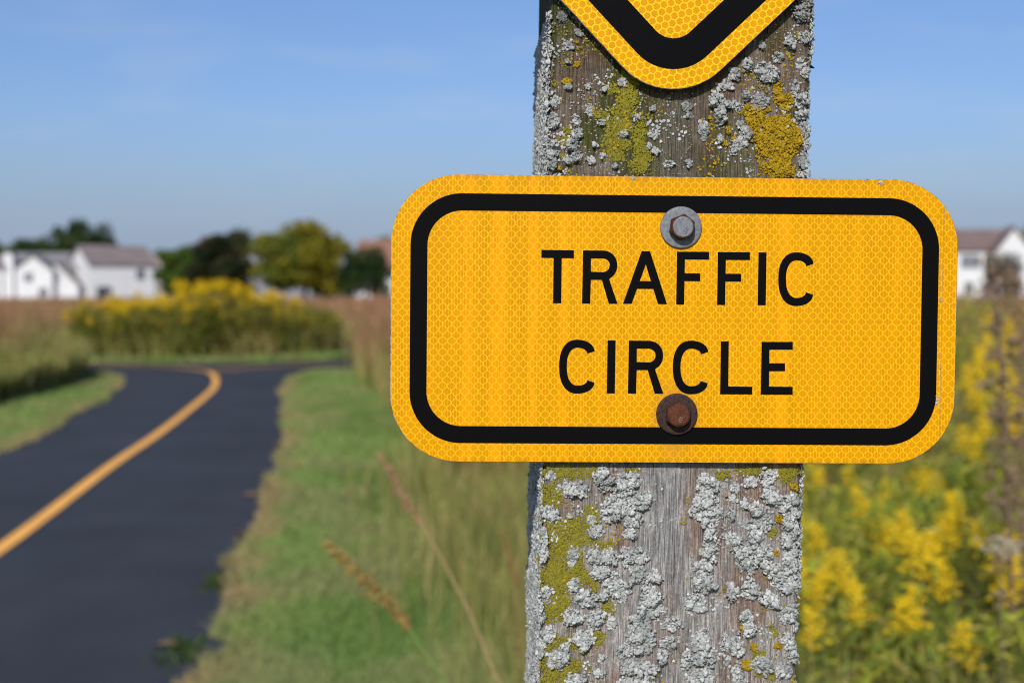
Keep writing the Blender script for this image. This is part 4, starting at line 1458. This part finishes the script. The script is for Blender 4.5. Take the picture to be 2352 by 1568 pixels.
# fill-in leafy plants low in the bank, flowering too late to show yellow
# island planting
cnt = 0
while cnt < 230:
    ang = rng.uniform(0, 2 * math.pi); r0 = (RI - 0.55) * math.sqrt(rng.uniform(0, 1))
    x, y = CX + r0 * math.cos(ang) * (1.0 if math.cos(ang) > 0 else 1.1), CY + r0 * math.sin(ang)
    s = (x - CX) / (RI)
    front = sstep(0.2, -0.85, (y - CY) / RI)
    h = (1.82 - 0.50 * max(0.0, -s - 0.05) ** 1.2 * 1.4 - 0.85 * max(0, s - 0.05)) * (1 - 0.50 * float(front) * rng.uniform(0, 1)) * (0.72 + 0.42 * float(vnoise(np.array([x * 1.3]), np.array([y * 1.3]), 41)[0])) * rng.uniform(0.88, 1.06)
    e = goldenrod(x, y, h, 'tall goldenrod plant in the round island where the path ends', 'goldenrod plants of the island')
    e.scale = (e.scale[0] * 1.8, e.scale[1] * 1.8, e.scale[2])
    cnt += 1
# grass growing among the island's flowers
n = 4200
ang = rng.uniform(0, 2 * math.pi, n); rr_ = (RI - 0.5) * np.sqrt(rng.uniform(0, 1, n))
x, y = CX + rr_ * np.cos(ang), CY + rr_ * np.sin(ang)
stuff('island_grass', 'green and straw grass among the goldenrod of the island', 'tall grass', [prairie(x, y, 0.62, 0.20, 1.2)])

# leafy undergrowth between the flowers
def leaf_mass(x, y, z, size, cols):
    n = len(x)
    nn = rng.normal(0, 1, (n, 3)) + [0, -0.4, 0.5]; nn /= np.linalg.norm(nn, axis=1, keepdims=True)
    a_ = np.cross(nn, rng.normal(0, 1, (n, 3))); a_ /= np.linalg.norm(a_, axis=1, keepdims=True); b_ = np.cross(nn, a_)
    P = np.stack([x, y, z], -1); sz = (size * rng.uniform(0.6, 1.4, n))[:, None]
    V = np.stack([P - a_ * sz, P - b_ * sz * 0.15, P + a_ * sz, P + b_ * sz * 0.15], 1)
    Q = np.arange(n * 4).reshape(-1, 4)
    Fc = np.concatenate([Q[:, [0, 1, 2]], Q[:, [0, 2, 3]]])
    return V.reshape(-1, 3), Fc, np.repeat(cols, 4, 0)


LG = [(0.190, 0.225, 0.024), (0.260, 0.275, 0.030), (0.155, 0.200, 0.026), (0.36, 0.345, 0.044), (0.120, 0.180, 0.032), (0.31, 0.26, 0.070)]
n = 150000
y = 2.7 * (19.0 / 2.7) ** rng.uniform(0, 1, n); x = 0.30 + rng.uniform(0, 1, n) * (0.42 * y + 0.3)
top = (0.62 + 0.55 * fbm(x * 2.6, y * 1.6, 501, 3)) * (0.80 + 0.24 * sstep(3.0, 6.5, y) + 0.48 * sstep(7.0, 13.0, y))
z = top * rng.uniform(0, 1, n) ** 0.55
clump = fbm(x * 5.0, z * 5.0 + y * 3, 511, 2)
cols_ = pick(n, LG) * (0.75 + 0.6 * vnoise(x * 6, y * 6 + z * 4, 513))[:, None]
k = clump > 0.40
stuff('undergrowth', 'leafy green undergrowth among the goldenrod right of the post', 'undergrowth', [leaf_mass(x[k], y[k], z[k], 0.019 + 0.0028 * y[k], cols_[k])])
n = 24000
ang = rng.uniform(0, 2 * math.pi, n); rr_ = (RI - 0.45) * np.sqrt(rng.uniform(0, 1, n))
x, y = CX + rr_ * np.cos(ang), CY + rr_ * np.sin(ang)
z = (0.75 + 0.75 * fbm(x * 1.2, y * 1.2, 521, 3)) * rng.uniform(0.02, 1, n) ** 0.7
cols_ = pick(n, [(0.120, 0.130, 0.022), (0.155, 0.155, 0.026), (0.09, 0.125, 0.022), (0.19, 0.15, 0.045), (0.26, 0.22, 0.036)]) * (0.7 + 0.7 * vnoise(x * 2.2, z * 2.0, 523))[:, None]
stuff('island_undergrowth', 'dark leafy undergrowth below the goldenrod of the island', 'undergrowth', [leaf_mass(x, y, z, np.full(n, 0.085), cols_)])

# ------------------------------------------------------------------ single stalks near the camera
def grass_stalk(name, pts_px, Zs, head_n, head_len_frac, cs, ch, label, thick=1.0):
    """pts_px: tip first, then down the stem; last point is carried on to the ground"""
    P = [CAM + ray(px, py) * z_ for (px, py), z_ in zip(pts_px, Zs)]
    foot = P[-1].copy(); dirn = P[-1] - P[-2]
    foot = foot + dirn / np.linalg.norm(dirn) * 0.25
    foot2 = foot + np.array([0.10, 0.08, 0]); foot2[2] = 0.0
    C_ = P + [foot, foot2]
    C_ = np.array(C_)
    # smooth
    S_ = []
    for i in range(len(C_) - 1):
        p0 = C_[max(i - 1, 0)]; p1 = C_[i]; p2 = C_[i + 1]; p3 = C_[min(i + 2, len(C_) - 1)]
        for s in np.linspace(0, 1, 10, endpoint=False):
            S_.append(0.5 * ((2 * p1) + (-p0 + p2) * s + (2 * p0 - 5 * p1 + 4 * p2 - p3) * s ** 2 + (-p0 + 3 * p1 - 3 * p2 + p3) * s ** 3))
    S_.append(C_[-1]); S_ = np.array(S_)
    base_ = C_[-1].copy()
    e = empty(name, tuple(base_))
    tag(e, label, 'grass stalk')
    V, Fq = tube(S_ - base_, np.linspace(0.0012, 0.0030, len(S_)) * thick, 6)
    link('stem', np_mesh('stem', V, Fq, np.tile([cs], (len(V), 1))), M['plant'], e)
    L = np.cumsum(np.r_[0, np.linalg.norm(np.diff(S_, axis=0), axis=1)])
    hl = head_len_frac
    Pp, Nn, rad = [], [], []
    for k in range(head_n):
        s = rng.uniform(0, 1) ** 0.9 * hl
        p = np.array([np.interp(s, L, S_[:, j]) for j in range(3)])
        t_ = np.array([np.interp(s + 0.01, L, S_[:, j]) for j in range(3)]) - p
        t_ /= np.linalg.norm(t_)
        sprd = 0.0105 * math.sin(math.pi * min(1, 0.12 + 0.88 * s / hl)) ** 0.7 * thick
        q = p + rng.normal(0, 1, 3) * sprd * 0.62 + t_ * sprd
        Pp.append(q - base_); Nn.append(t_ + rng.normal(0, 0.25, 3)); rad.append(rng.uniform(0.0009, 0.0019) * thick)
    Pp = np.array(Pp); Nn = np.array(Nn)
    cc = np.array(ch)[rng.integers(0, len(ch), head_n)] * rng.uniform(0.8, 1.2, (head_n, 1))
    V, Fc, C2 = lobes(Pp, Nn, np.array(rad), 3.2, 0.1, cc)
    link('seed_head', np_mesh('seed_head', V, Fc, C2), M['plant'], e)
    return e


grass_stalk('grass_stalk', [(866, 1035), (900, 1090), (935, 1150), (968, 1200), (1010, 1275), (1048, 1345), (1085, 1420), (1130, 1530)], [2.35] * 8, 260, 0.14,
            (0.42, 0.30, 0.15), [(0.42, 0.24, 0.15), (0.38, 0.20, 0.12), (0.45, 0.29, 0.17)], 'pinkish tan grass seed head leaning just below the lower left corner of the plaque', 0.85)
grass_stalk('grass_stalk', [(742, 1240), (800, 1295), (850, 1345), (910, 1402), (955, 1465), (1000, 1530), (1040, 1590)], [2.3] * 7, 420, 0.20,
            (0.17, 0.26, 0.07), [(0.40, 0.24, 0.07), (0.28, 0.14, 0.05), (0.44, 0.30, 0.11)], 'orange brown feathery grass seed head leaning over the verge at the bottom', 1.1)
grass_stalk('grass_stalk', [(1156, 1215), (1172, 1275), (1184, 1335), (1196, 1420), (1204, 1500), (1210, 1580)], [4.0] * 6, 200, 0.17,
            (0.30, 0.17, 0.08), [(0.32, 0.12, 0.05), (0.26, 0.09, 0.04)], 'rust red grass seed head close beside the left side of the post', 0.9)


def dried_weed(px, py, Zd, label, k_):
    top = CAM + ray(px, py) * Zd
    e = empty('dried_weed', (top[0] + 0.05, top[1], 0))
    tag(e, label, 'dried plant')
    hgt = top[2]
    sp = [np.array([-0.05 * s ** 1.5 + 0.012 * math.sin(5 * s + k_), 0.01 * math.sin(7 * s), hgt * s]) for s in np.linspace(0, 1, 14)]
    parts_ = [tube(sp, np.linspace(0.0075, 0.0022, 14), 6)]
    Pp, rad = [], []
    for j in range(34):
        s = 0.40 + 0.60 * (j / 34)
        p = np.array([np.interp(s, np.linspace(0, 1, 14), [q[i] for q in sp]) for i in range(3)])
        an = j * 2.4; L = rng.uniform(0.02, 0.075) * (1.15 - s * 0.6)
        q = p + np.array([math.cos(an) * L, math.sin(an) * L, L * 0.8])
        parts_.append(tube([p, q], [0.0018, 0.0010], 5))
        for m_ in range(20):
            Pp.append(q + rng.normal(0, 0.014, 3)); rad.append(rng.uniform(0.003, 0.0075))
    V, Fq = join(parts_)
    link('stem', np_mesh('stem', V, Fq, np.tile([(0.22, 0.15, 0.105)], (len(V), 1))), M['plant'], e)
    Pp = np.array(Pp)
    cc = lerp((0.22, 0.150, 0.095), (0.34, 0.245, 0.155), rng.uniform(0, 1, len(Pp)))
    V, Fc, C2 = lobes(Pp, rng.normal(0, 1, (len(Pp), 3)), np.array(rad), 0.9, 0.5, cc)
    link('seed_cluster', np_mesh('seed_cluster', V, Fc, C2), M['plant'], e)


dried_weed(2300, 585, 3.6, 'tall brown dried weed standing before the white house at the right edge', 0.3)
dried_weed(2338, 640, 4.1, 'shorter brown dried weed at the right edge beside the tallest one', 1.9)
# pale seed umbel low at the right edge
p = CAM + ray(2300, 1255) * 3.2
e = empty('seed_umbel', (p[0], p[1], 0)); tag(e, 'pale grey dried flower umbel at the right edge among goldenrod', 'dried plant')
V, Fq = tube([(0, 0, 0), (0.01, 0, p[2] * 0.5), (0, 0, p[2])], [0.004, 0.003, 0.002], 6)
link('stem', np_mesh('stem', V, Fq, np.tile([(0.20, 0.18, 0.10)], (len(V), 1))), M['plant'], e)
Pp = np.c_[rng.normal(0, 0.022, 70), rng.normal(0, 0.022, 70), p[2] + rng.normal(0, 0.010, 70)]
V, Fc, C2 = lobes(Pp, np.tile([[0, 0, 1.0]], (70, 1)), rng.uniform(0.004, 0.007, 70), 0.8, 0.4, np.tile([(0.42, 0.38, 0.27)], (70, 1)))
link('seed_head', np_mesh('seed_head', V, Fc, C2), M['plant'], e)

# leaves fallen on the rim of the asphalt
LEAF = [((578, 1150), 0.14, (0.36, 0.22, 0.11), 'tan fallen leaf on the asphalt edge, midway along the right edge'),
        ((548, 1238), 0.10, (0.17, 0.075, 0.055), 'dark red fallen leaf on the asphalt edge below the tan one'),
        ((656, 893), 0.16, (0.34, 0.24, 0.15), 'pale fallen leaf on the far right edge of the path'),
        ((636, 1035), 0.12, (0.24, 0.16, 0.12), 'brown fallen leaf on the right path edge above the tan one'),
        ((383, 1502), 0.10, (0.26, 0.17, 0.12), 'brown fallen leaf on the nearest corner of the asphalt at the bottom')]
for (px, py), sz, cc, lab in LEAF:
    g_ = ground_at(px, py)
    n_ = 10
    prof = [(0.0, 0.0), (0.2, 0.26), (0.42, 0.34), (0.65, 0.26), (0.85, 0.12), (1.0, 0.0)]
    V = []
    for s, w in prof:
        zc = 0.010 * math.sin(s * 3.0)
        V += [(s - 0.5, -w, zc / sz + 0.10), (s - 0.5, 0, zc / sz), (s - 0.5, w, zc / sz + 0.10)]
    V = np.array(V) * sz
    Fq = np.array([[i * 3 + k, i * 3 + k + 1, (i + 1) * 3 + k + 1, (i + 1) * 3 + k] for i in range(5) for k in range(2)])
    o = link('fallen_leaf', np_mesh('fallen_leaf', V, Fq, np.tile([cc], (len(V), 1))), M['plant'])
    o.location = (g_[0], g_[1], 0.034)
    o.rotation_euler = (0, 0, rng.uniform(-0.4, 0.4))
    tag(o, lab, 'leaf')

# dark weeds rooted in the broken edge of the asphalt
WEED = [((492, 1345), 0.085, 'dark green weed tuft on the right path edge, upper of two'), ((398, 1512), 0.09, 'dark green weed tuft on the right path edge, nearest the bottom')]
for (px, py), hh, lab in WEED:
    g_ = ground_at(px, py)
    n_ = 160
    x = rng.normal(0, 0.05, n_); y = rng.normal(0, 0.12, n_)
    c_ = pick(n_, [(0.045, 0.075, 0.02), (0.06, 0.095, 0.028)])
    V, Fc, C2 = blades(x, y, rng.uniform(0.4, 1.0, n_) * hh, np.full(n_, 0.014), rng.uniform(0.3, 1.1, n_), c_, c_, c_ * 1.2)
    o = link('weed_tuft', np_mesh('weed_tuft', V, Fc, C2, smooth=False), M['plant'])
    o.location = (g_[0] + 0.03, g_[1], 0.0)
    tag(o, lab, 'weed')

# ------------------------------------------------------------------ trees
def tree(name, px, top, Zd, wpx, cols, label, wts=None, lump=9, seed=0, group=None, nleaf=9000, accent=None, low=0.12, boxy=1.0):
    r_ = np.random.default_rng(100 + seed)
    k = F / Zd
    hgt = (666.0 - top) / k + H
    wid = wpx / k
    X0 = (px - 1176.0) / F * Zd
    e = empty(name, (X0, Zd, 0))
    tag(e, label, 'tree', group)
    # trunk and limbs
    parts_ = [tube([(0, 0, -0.1), (0.02 * hgt, 0, hgt * 0.25), (-0.01 * hgt, 0, hgt * 0.55), (0, 0, hgt * 0.85)], np.array([0.032, 0.025, 0.016, 0.005]) * hgt, 8)]
    C_ = []
    for j in range(lump):
        t_ = (j + 0.5) / lump
        zc = hgt * (0.25 + 0.57 * t_)
        rmax = wid / 2 * math.sqrt(max(0.08, 1 - ((zc / hgt - 0.52) / 0.55) ** 2)) * 0.62
        rmax = rmax + (wid / 2 * 0.62 - rmax) * (boxy - 1.0)
        an = j * 2.4 + r_.uniform(-.5, .5)
        c0 = np.array([math.cos(an) * rmax, math.sin(an) * rmax, zc])
        C_.append(c0)
        parts_.append(tube([(0, 0, hgt * (0.15 + 0.45 * t_)), tuple(c0 * [0.55, 0.55, 0.93]), tuple(c0)], np.array([0.012, 0.008, 0.003]) * hgt, 6))
    V, Fq = join(parts_)
    link('trunk', np_mesh('trunk', V, Fq, np.tile([(0.10, 0.08, 0.06)], (len(V), 1))), M['bark'], e)
    # crown: leaf clusters thrown on to the shells of the lumps
    C_ = np.array(C_)
    sub = []
    for c0 in C_:
        for q in range(9):
            v_ = r_.normal(0, 1, 3); v_ /= np.linalg.norm(v_)
            sub.append(c0 + v_ * np.array([wid * 0.25, wid * 0.25, hgt * 0.17]) * r_.uniform(0.4, 1.0))
    sub = np.array(sub)
    li = r_.integers(0, len(sub), nleaf)
    v_ = r_.normal(0, 1, (nleaf, 3)); v_ /= np.linalg.norm(v_, axis=1, keepdims=True)
    rs = np.array([wid * 0.125, wid * 0.125, hgt * 0.082]) * r_.uniform(0.7, 1.3, (len(sub), 1))[li] * r_.uniform(0.55, 1.05, (nleaf, 1))
    P = sub[li] + v_ * rs * 1.15
    P[:, 2] = np.clip(P[:, 2], hgt * low + r_.uniform(0, 0.08, nleaf) * hgt, hgt * 1.0)
    sc = r_.uniform(0.7, 1.3, nleaf) * 0.030 * (wid + hgt) / 2
    nn = v_ + r_.normal(0, 0.6, (nleaf, 3)); nn /= np.linalg.norm(nn, axis=1, keepdims=True)
    a_ = np.cross(nn, r_.normal(0, 1, (nleaf, 3))); a_ /= np.linalg.norm(a_, axis=1, keepdims=True)
    b_ = np.cross(nn, a_)
    V = np.stack([P + a_ * sc[:, None], P + b_ * sc[:, None] * 0.55 + nn * sc[:, None] * 0.2, P - a_ * sc[:, None], P - b_ * sc[:, None] * 0.55 + nn * sc[:, None] * 0.2], 1).reshape(-1, 3)
    Fq = np.arange(nleaf * 4).reshape(-1, 4)
    cl = np.array(cols)
    ci = r_.choice(len(cl), len(sub), p=wts)                  # each clump keeps one tone
    cc = cl[ci][li] * r_.uniform(0.8, 1.2, (nleaf, 1))
    if accent is not None:
        ac, fn = accent
        kk = fn(P / np.array([wid / 2, wid / 2, hgt]), r_.uniform(0, 1, nleaf))
        cc[kk] = np.array(ac) * r_.uniform(0.8, 1.2, (int(kk.sum()), 1))
    link('crown', np_mesh('crown', V, Fq, np.repeat(cc, 4, 0), smooth=False), M['leafy'], e)
    return e


DG = [(0.040, 0.070, 0.022), (0.054, 0.086, 0.024), (0.030, 0.054, 0.020)]
MG = [(0.075, 0.135, 0.022), (0.105, 0.165, 0.026), (0.055, 0.105, 0.020)]
YG = [(0.25, 0.215, 0.020), (0.175, 0.170, 0.020), (0.10, 0.120, 0.018), (0.33, 0.27, 0.024)]
DK = [(0.040, 0.050, 0.020), (0.056, 0.058, 0.024), (0.028, 0.040, 0.017)]
tree('broadleaf_tree', 410, 560, 165, 100, MG, 'round green tree standing directly right of the big white house', seed=1)
tree('broadleaf_tree', 512, 519, 160, 150, DK, 'dark tall tree with a reddish top left shoulder', seed=2, accent=((0.13, 0.042, 0.026), lambda q, u: (q[:, 0] < -0.15) & (q[:, 2] > 0.74) & (u < 0.45)))
tree('broadleaf_tree', 698, 506, 150, 214, YG, 'large yellowing tree behind the goldenrod island', [0.28, 0.30, 0.27, 0.15], seed=3, lump=12, nleaf=14000,
     accent=((0.095, 0.130, 0.020), lambda q, u: (q[:, 0] < 0.0) & (q[:, 2] < 0.80) & (u < 0.55)), low=0.04)
tree('broadleaf_tree', 838, 556, 140, 112, DG, 'small dark green tree in front of the terracotta roof', seed=4, low=0.05)
tree('broadleaf_tree', 868, 530, 235, 84, MG, 'green tree top showing above the terracotta roof', seed=5)
tree('broadleaf_tree', 588, 540, 232, 60, [(0.085, 0.11, 0.05), (0.10, 0.12, 0.05)], 'pale olive tree in the gap between the dark tree and the yellowing tree', seed=6)
tree('broadleaf_tree', 188, 506, 262, 140, DG, 'tallest dark tree behind the white houses', seed=7, lump=12, boxy=1.7)
tree('broadleaf_tree', 78, 536, 262, 120, DG, 'dark tree behind the chimney of the leftmost house', seed=8, boxy=1.5)
tree('broadleaf_tree', 8, 553, 262, 110, MG, 'green tree cut off by the left edge, behind the leftmost roof', seed=9)
tree('broadleaf_tree', 243, 545, 268, 62, DG, 'low dark tree just right of the tallest tree behind the houses', seed=10)
tree('broadleaf_tree', 2350, 517, 190, 70, YG, 'yellow-green tree top at the right edge above the white gable', seed=11)
tree('broadleaf_tree', 2300, 572, 118, 84, [(0.05, 0.065, 0.028), (0.11, 0.07, 0.045)], 'dark bush standing in front of the white house at right', seed=12, low=0.02, nleaf=3000)

# distant woods along the horizon
n = 16000
x = rng.uniform(-420, 420, n); 
y = 560 + rng.normal(0, 18, n)
hh = 4.0 + 7.0 * fbm(x * 0.022, x * 0 + 2, 301, 3)
z = rng.uniform(0, 1, n) ** 0.7 * hh
sc = rng.uniform(0.8, 2.0, n)
nn = rng.normal(0, 1, (n, 3)); nn /= np.linalg.norm(nn, axis=1, keepdims=True)
a_ = np.cross(nn, rng.normal(0, 1, (n, 3))); a_ /= np.linalg.norm(a_, axis=1, keepdims=True); b_ = np.cross(nn, a_)
P = np.stack([x, y, z], -1)
V = np.stack([P + a_ * sc[:, None], P + b_ * sc[:, None], P - a_ * sc[:, None], P - b_ * sc[:, None]], 1).reshape(-1, 3)
o = link('far_woods', np_mesh('far_woods', V, np.arange(n * 4).reshape(-1, 4), np.repeat(pick(n, DG) * 1.3, 4, 0), smooth=False), M['leafy'])
tag(o, 'low line of distant woods on the horizon', 'woods', kind='stuff')

# ------------------------------------------------------------------ houses
def add_box(bm, x0, x1, y0, y1, z0, z1):
    v = [bm.verts.new(p) for p in ((x0, y0, z0), (x1, y0, z0), (x1, y1, z0), (x0, y1, z0), (x0, y0, z1), (x1, y0, z1), (x1, y1, z1), (x0, y1, z1))]
    for q in ((0, 3, 2, 1), (4, 5, 6, 7), (0, 1, 5, 4), (1, 2, 6, 5), (2, 3, 7, 6), (3, 0, 4, 7)):
        bm.faces.new([v[i] for i in q])


def block(parent, x0, x1, y0, y1, eave, ridge, roof_m, axis='x', name_w='wall', name_r='roof', over=0.35, th=0.22, wall_m=None):
    """gabled block; ridge runs along local x or y"""
    bm = bmesh.new()
    if axis == 'x':
        ym = (y0 + y1) / 2
        prof = [(y0, 0), (y1, 0), (y1, eave), (ym, ridge), (y0, eave)]
        L = [[bm.verts.new((x, p[0], p[1])) for p in prof] for x in (x0, x1)]
    else:
        xm = (x0 + x1) / 2
        prof = [(x0, 0), (x1, 0), (x1, eave), (xm, ridge), (x0, eave)]
        L = [[bm.verts.new((p[0], y, p[1])) for p in prof] for y in (y0, y1)]
    bm.faces.new(L[0]); bm.faces.new(L[1])
    for i in range(5):
        bm.faces.new((L[0][i], L[0][(i + 1) % 5], L[1][(i + 1) % 5], L[1][i]))
    w = from_bm(name_w, bm, wall_m or M['siding'], parent)
    bm = bmesh.new()
    if axis == 'x':
        sl = (ridge - eave) / (ym - y0)
        a0 = (y0 - over, eave - sl * over + 0.02); a1 = (y1 + over, eave - sl * over + 0.02); r0 = (ym, ridge + 0.02)
        prof = [a0, r0, a1, (a1[0], a1[1] + th), (r0[0], r0[1] + th), (a0[0], a0[1] + th)]
        L = [[bm.verts.new((x, p[0], p[1])) for p in prof] for x in (x0 - over, x1 + over)]
    else:
        sl = (ridge - eave) / (xm - x0)
        a0 = (x0 - over, eave - sl * over + 0.02); a1 = (x1 + over, eave - sl * over + 0.02); r0 = (xm, ridge + 0.02)
        prof = [a0, r0, a1, (a1[0], a1[1] + th), (r0[0], r0[1] + th), (a0[0], a0[1] + th)]
        L = [[bm.verts.new((p[0], y, p[1])) for p in prof] for y in (y0 - over, y1 + over)]
    for A in L:
        bm.faces.new((A[0], A[1], A[4], A[5])); bm.faces.new((A[1], A[2], A[3], A[4]))
    for i in range(6):
        bm.faces.new((L[0][i], L[0][(i + 1) % 6], L[1][(i + 1) % 6], L[1][i]))
    r_ = from_bm(name_r, bm, roof_m, parent)
    return w, r_


def window(parent, x, z, w, h, y, side='front'):
    bm = bmesh.new(); t = 0.09
    if side == 'front':
        add_box(bm, x - w / 2 - t, x + w / 2 + t, y - 0.06, y - 0.005, z - h / 2 - t, z + h / 2 + t)
    else:
        add_box(bm, y - 0.06 if side == 'left' else y + 0.005, y - 0.005 if side == 'left' else y + 0.06, x - w / 2 - t, x + w / 2 + t, z - h / 2 - t, z + h / 2 + t)
    fr = from_bm('window', bm, M['trim'], parent)
    bm = bmesh.new()
    if side == 'front':
        for s in (-1, 1):
            add_box(bm, x - w / 2 if s < 0 else x + 0.03, x - 0.03 if s < 0 else x + w / 2, y - 0.09, y - 0.062, z - h / 2, z + h / 2)
    else:
        yy_ = (y - 0.09, y - 0.062) if side == 'left' else (y + 0.062, y + 0.09)
        add_box(bm, yy_[0], yy_[1], x - w / 2, x + w / 2, z - h / 2, z + h / 2)
    from_bm('pane', bm, M['glass'], fr)


def chimney(parent, x, y, z0, z1, w=1.2, d_=0.9, parent_roof=None):
    bm = bmesh.new()
    add_box(bm, x - w / 2, x + w / 2, y - d_ / 2, y + d_ / 2, z0, z1)
    add_box(bm, x - w / 2 - 0.08, x + w / 2 + 0.08, y - d_ / 2 - 0.08, y + d_ / 2 + 0.08, z1 + 0.002, z1 + 0.14)
    from_bm('chimney', bm, M['chimney'], parent)


def house_at(px, Zd, yaw, label):
    e = empty('house', ((px - 1176.0) / F * Zd, Zd, 0), yaw)
    tag(e, label, 'house')
    return e


# big white house right of the left group
hA = house_at(259, 209, R(38), 'white two-storey house with brown roof, right of the left group')
block(hA, -4.9, 4.9, -4.0, 4.0, 5.3, 7.9, M['roof_brown'])
for wx_ in (2.6,):
    window(hA, wx_, 3.9, 1.3, 1.5, -4.0)
window(hA, -2.4, 1.5, 1.2, 1.3, -4.0)
bm = bmesh.new(); add_box(bm, -3.95, -2.75, -4.12, -4.004, 0.0, 2.1); from_bm('door', bm, M['door'], hA)
bm = bmesh.new()
add_box(bm, 5.26, 6.30, -3.9, -2.5, 0.0, 7.0); add_box(bm, 5.16, 6.40, -4.0, -2.4, 7.002, 7.16)
from_bm('chimney', bm, M['chimney'], hA)
# middle white house with a front gable and a lower garage roof
hB = house_at(106, 206, R(4), 'white house with grey roof, front gable and brown garage roof')
block(hB, -5.0, 3.9, 0.5, 8.0, 4.8, 6.9, M['roof_grey'])
block(hB, -3.3, 2.2, -5.0, 0.49, 4.3, 6.4, M['roof_grey'], axis='y', name_w='gable_wall', name_r='gable_roof')
window(hB, -1.1, 3.4, 1.1, 1.2, -5.0)
window(hB, 0.9, 1.3, 1.2, 1.2, -5.0)
bm = bmesh.new()
prof = [(2.25, 0.0), (5.4, 0.0), (5.4, 2.3), (2.25, 5.4)]
L = [[bm.verts.new((p[0], y, p[1])) for p in prof] for y in (-3.6, 0.45)]
bm.faces.new(L[0]); bm.faces.new(L[1])
for i in range(4):
    bm.faces.new((L[0][i], L[0][(i + 1) % 4], L[1][(i + 1) % 4], L[1][i]))
from_bm('garage_wall', bm, M['siding'], hB)
bm = bmesh.new()
prof = [(2.30, 5.37), (5.75, 1.98), (5.75, 2.20), (2.30, 5.62)]
L = [[bm.verts.new((p[0], y, p[1])) for p in prof] for y in (-3.9, 0.44)]
bm.faces.new(L[0]); bm.faces.new(L[1])
for i in range(4):
    bm.faces.new((L[0][i], L[0][(i + 1) % 4], L[1][(i + 1) % 4], L[1][i]))
from_bm('garage_roof', bm, M['roof_brown'], hB)
# leftmost house with chimney breast
hC = house_at(2, 203, R(-6), 'white house with brown roof and white chimney, cut off by the left edge')
block(hC, -6.0, 1.7, -3.2, 3.8, 4.8, 6.4, M['roof_brown'])
bm = bmesh.new(); add_box(bm, 1.75, 3.1, -2.6, -1.2, 0, 6.3); add_box(bm, 1.80, 2.8, -2.45, -1.35, 6.302, 6.75)
from_bm('chimney', bm, M['siding'], hC)
block(hC, 1.75, 4.2, -1.1, 3.0, 3.8, 5.2, M['roof_brown'], name_w='porch_wall', name_r='porch_roof')
window(hC, -1.4, 3.6, 1.1, 1.3, -3.2)
# greyish-white house glimpsed in the gaps between the trees
hD = house_at(612, 225, R(10), 'pale house glimpsed in the gap left of the yellowing tree')
block(hD, -4.2, 7.0, -3.5, 3.5, 4.6, 7.2, M['roof_grey'], wall_m=mat('shaded_grey_siding', (0.23, 0.235, 0.27), 0.7)[0])  # grey siding with the wall's shade put into its colour
window(hD, -3.0, 3.2, 1.2, 1.3, -3.5)
window(hD, -1.0, 1.2, 1.2, 1.3, -3.5)
# terracotta roof behind the small dark tree
hE = house_at(915, 205, R(-14), 'house with terracotta roof beside the left end of the plaque')
block(hE, -5.6, 6.0, -4.0, 4.0, 4.6, 8.6, M['roof_tan'])
window(hE, -2.0, 3.2, 1.2, 1.3, -4.0)
# right-hand white house
hF = house_at(2262, 150, R(-8), 'white house with reddish roof at the right of the plaque')
block(hF, -4.4, 3.0, 0.3, 6.5, 5.9, 7.9, M['roof_red'])
block(hF, 0.2, 4.4, -2.6, 0.29, 5.2, 8.0, M['roof_red'], axis='y', name_w='gable_wall', name_r='gable_roof')
window(hF, -2.0, 4.6, 0.9, 1.4, 0.3)
window(hF, -1.0, 4.6, 0.9, 1.4, 0.3)
window(hF, -1.6, 1.8, 0.9, 1.3, 0.3)
hG = house_at(2362, 158, R(12), 'second white house cut off by the right edge')
block(hG, -3.2, 5.0, -3.0, 3.0, 4.6, 7.0, M['roof_red'])
window(hG, -1.5, 3.2, 1.0, 1.3, -3.0)

# ------------------------------------------------------------------ render settings
scene.render.engine = 'CYCLES'
scene.view_settings.view_transform = 'Standard'
scene.view_settings.look = 'None'
scene.view_settings.exposure = 0.0
scene.view_settings.gamma = 1.0
scene.cycles.use_denoising = True
scene.cycles.pixel_filter_type = 'BLACKMAN_HARRIS'
scene.cycles.filter_width = 1.05
scene.cycles.max_bounces = 6
scene.cycles.diffuse_bounces = 3
scene.cycles.glossy_bounces = 3
scene.cycles.transmission_bounces = 4
scene.cycles.sample_clamp_indirect = 6.0
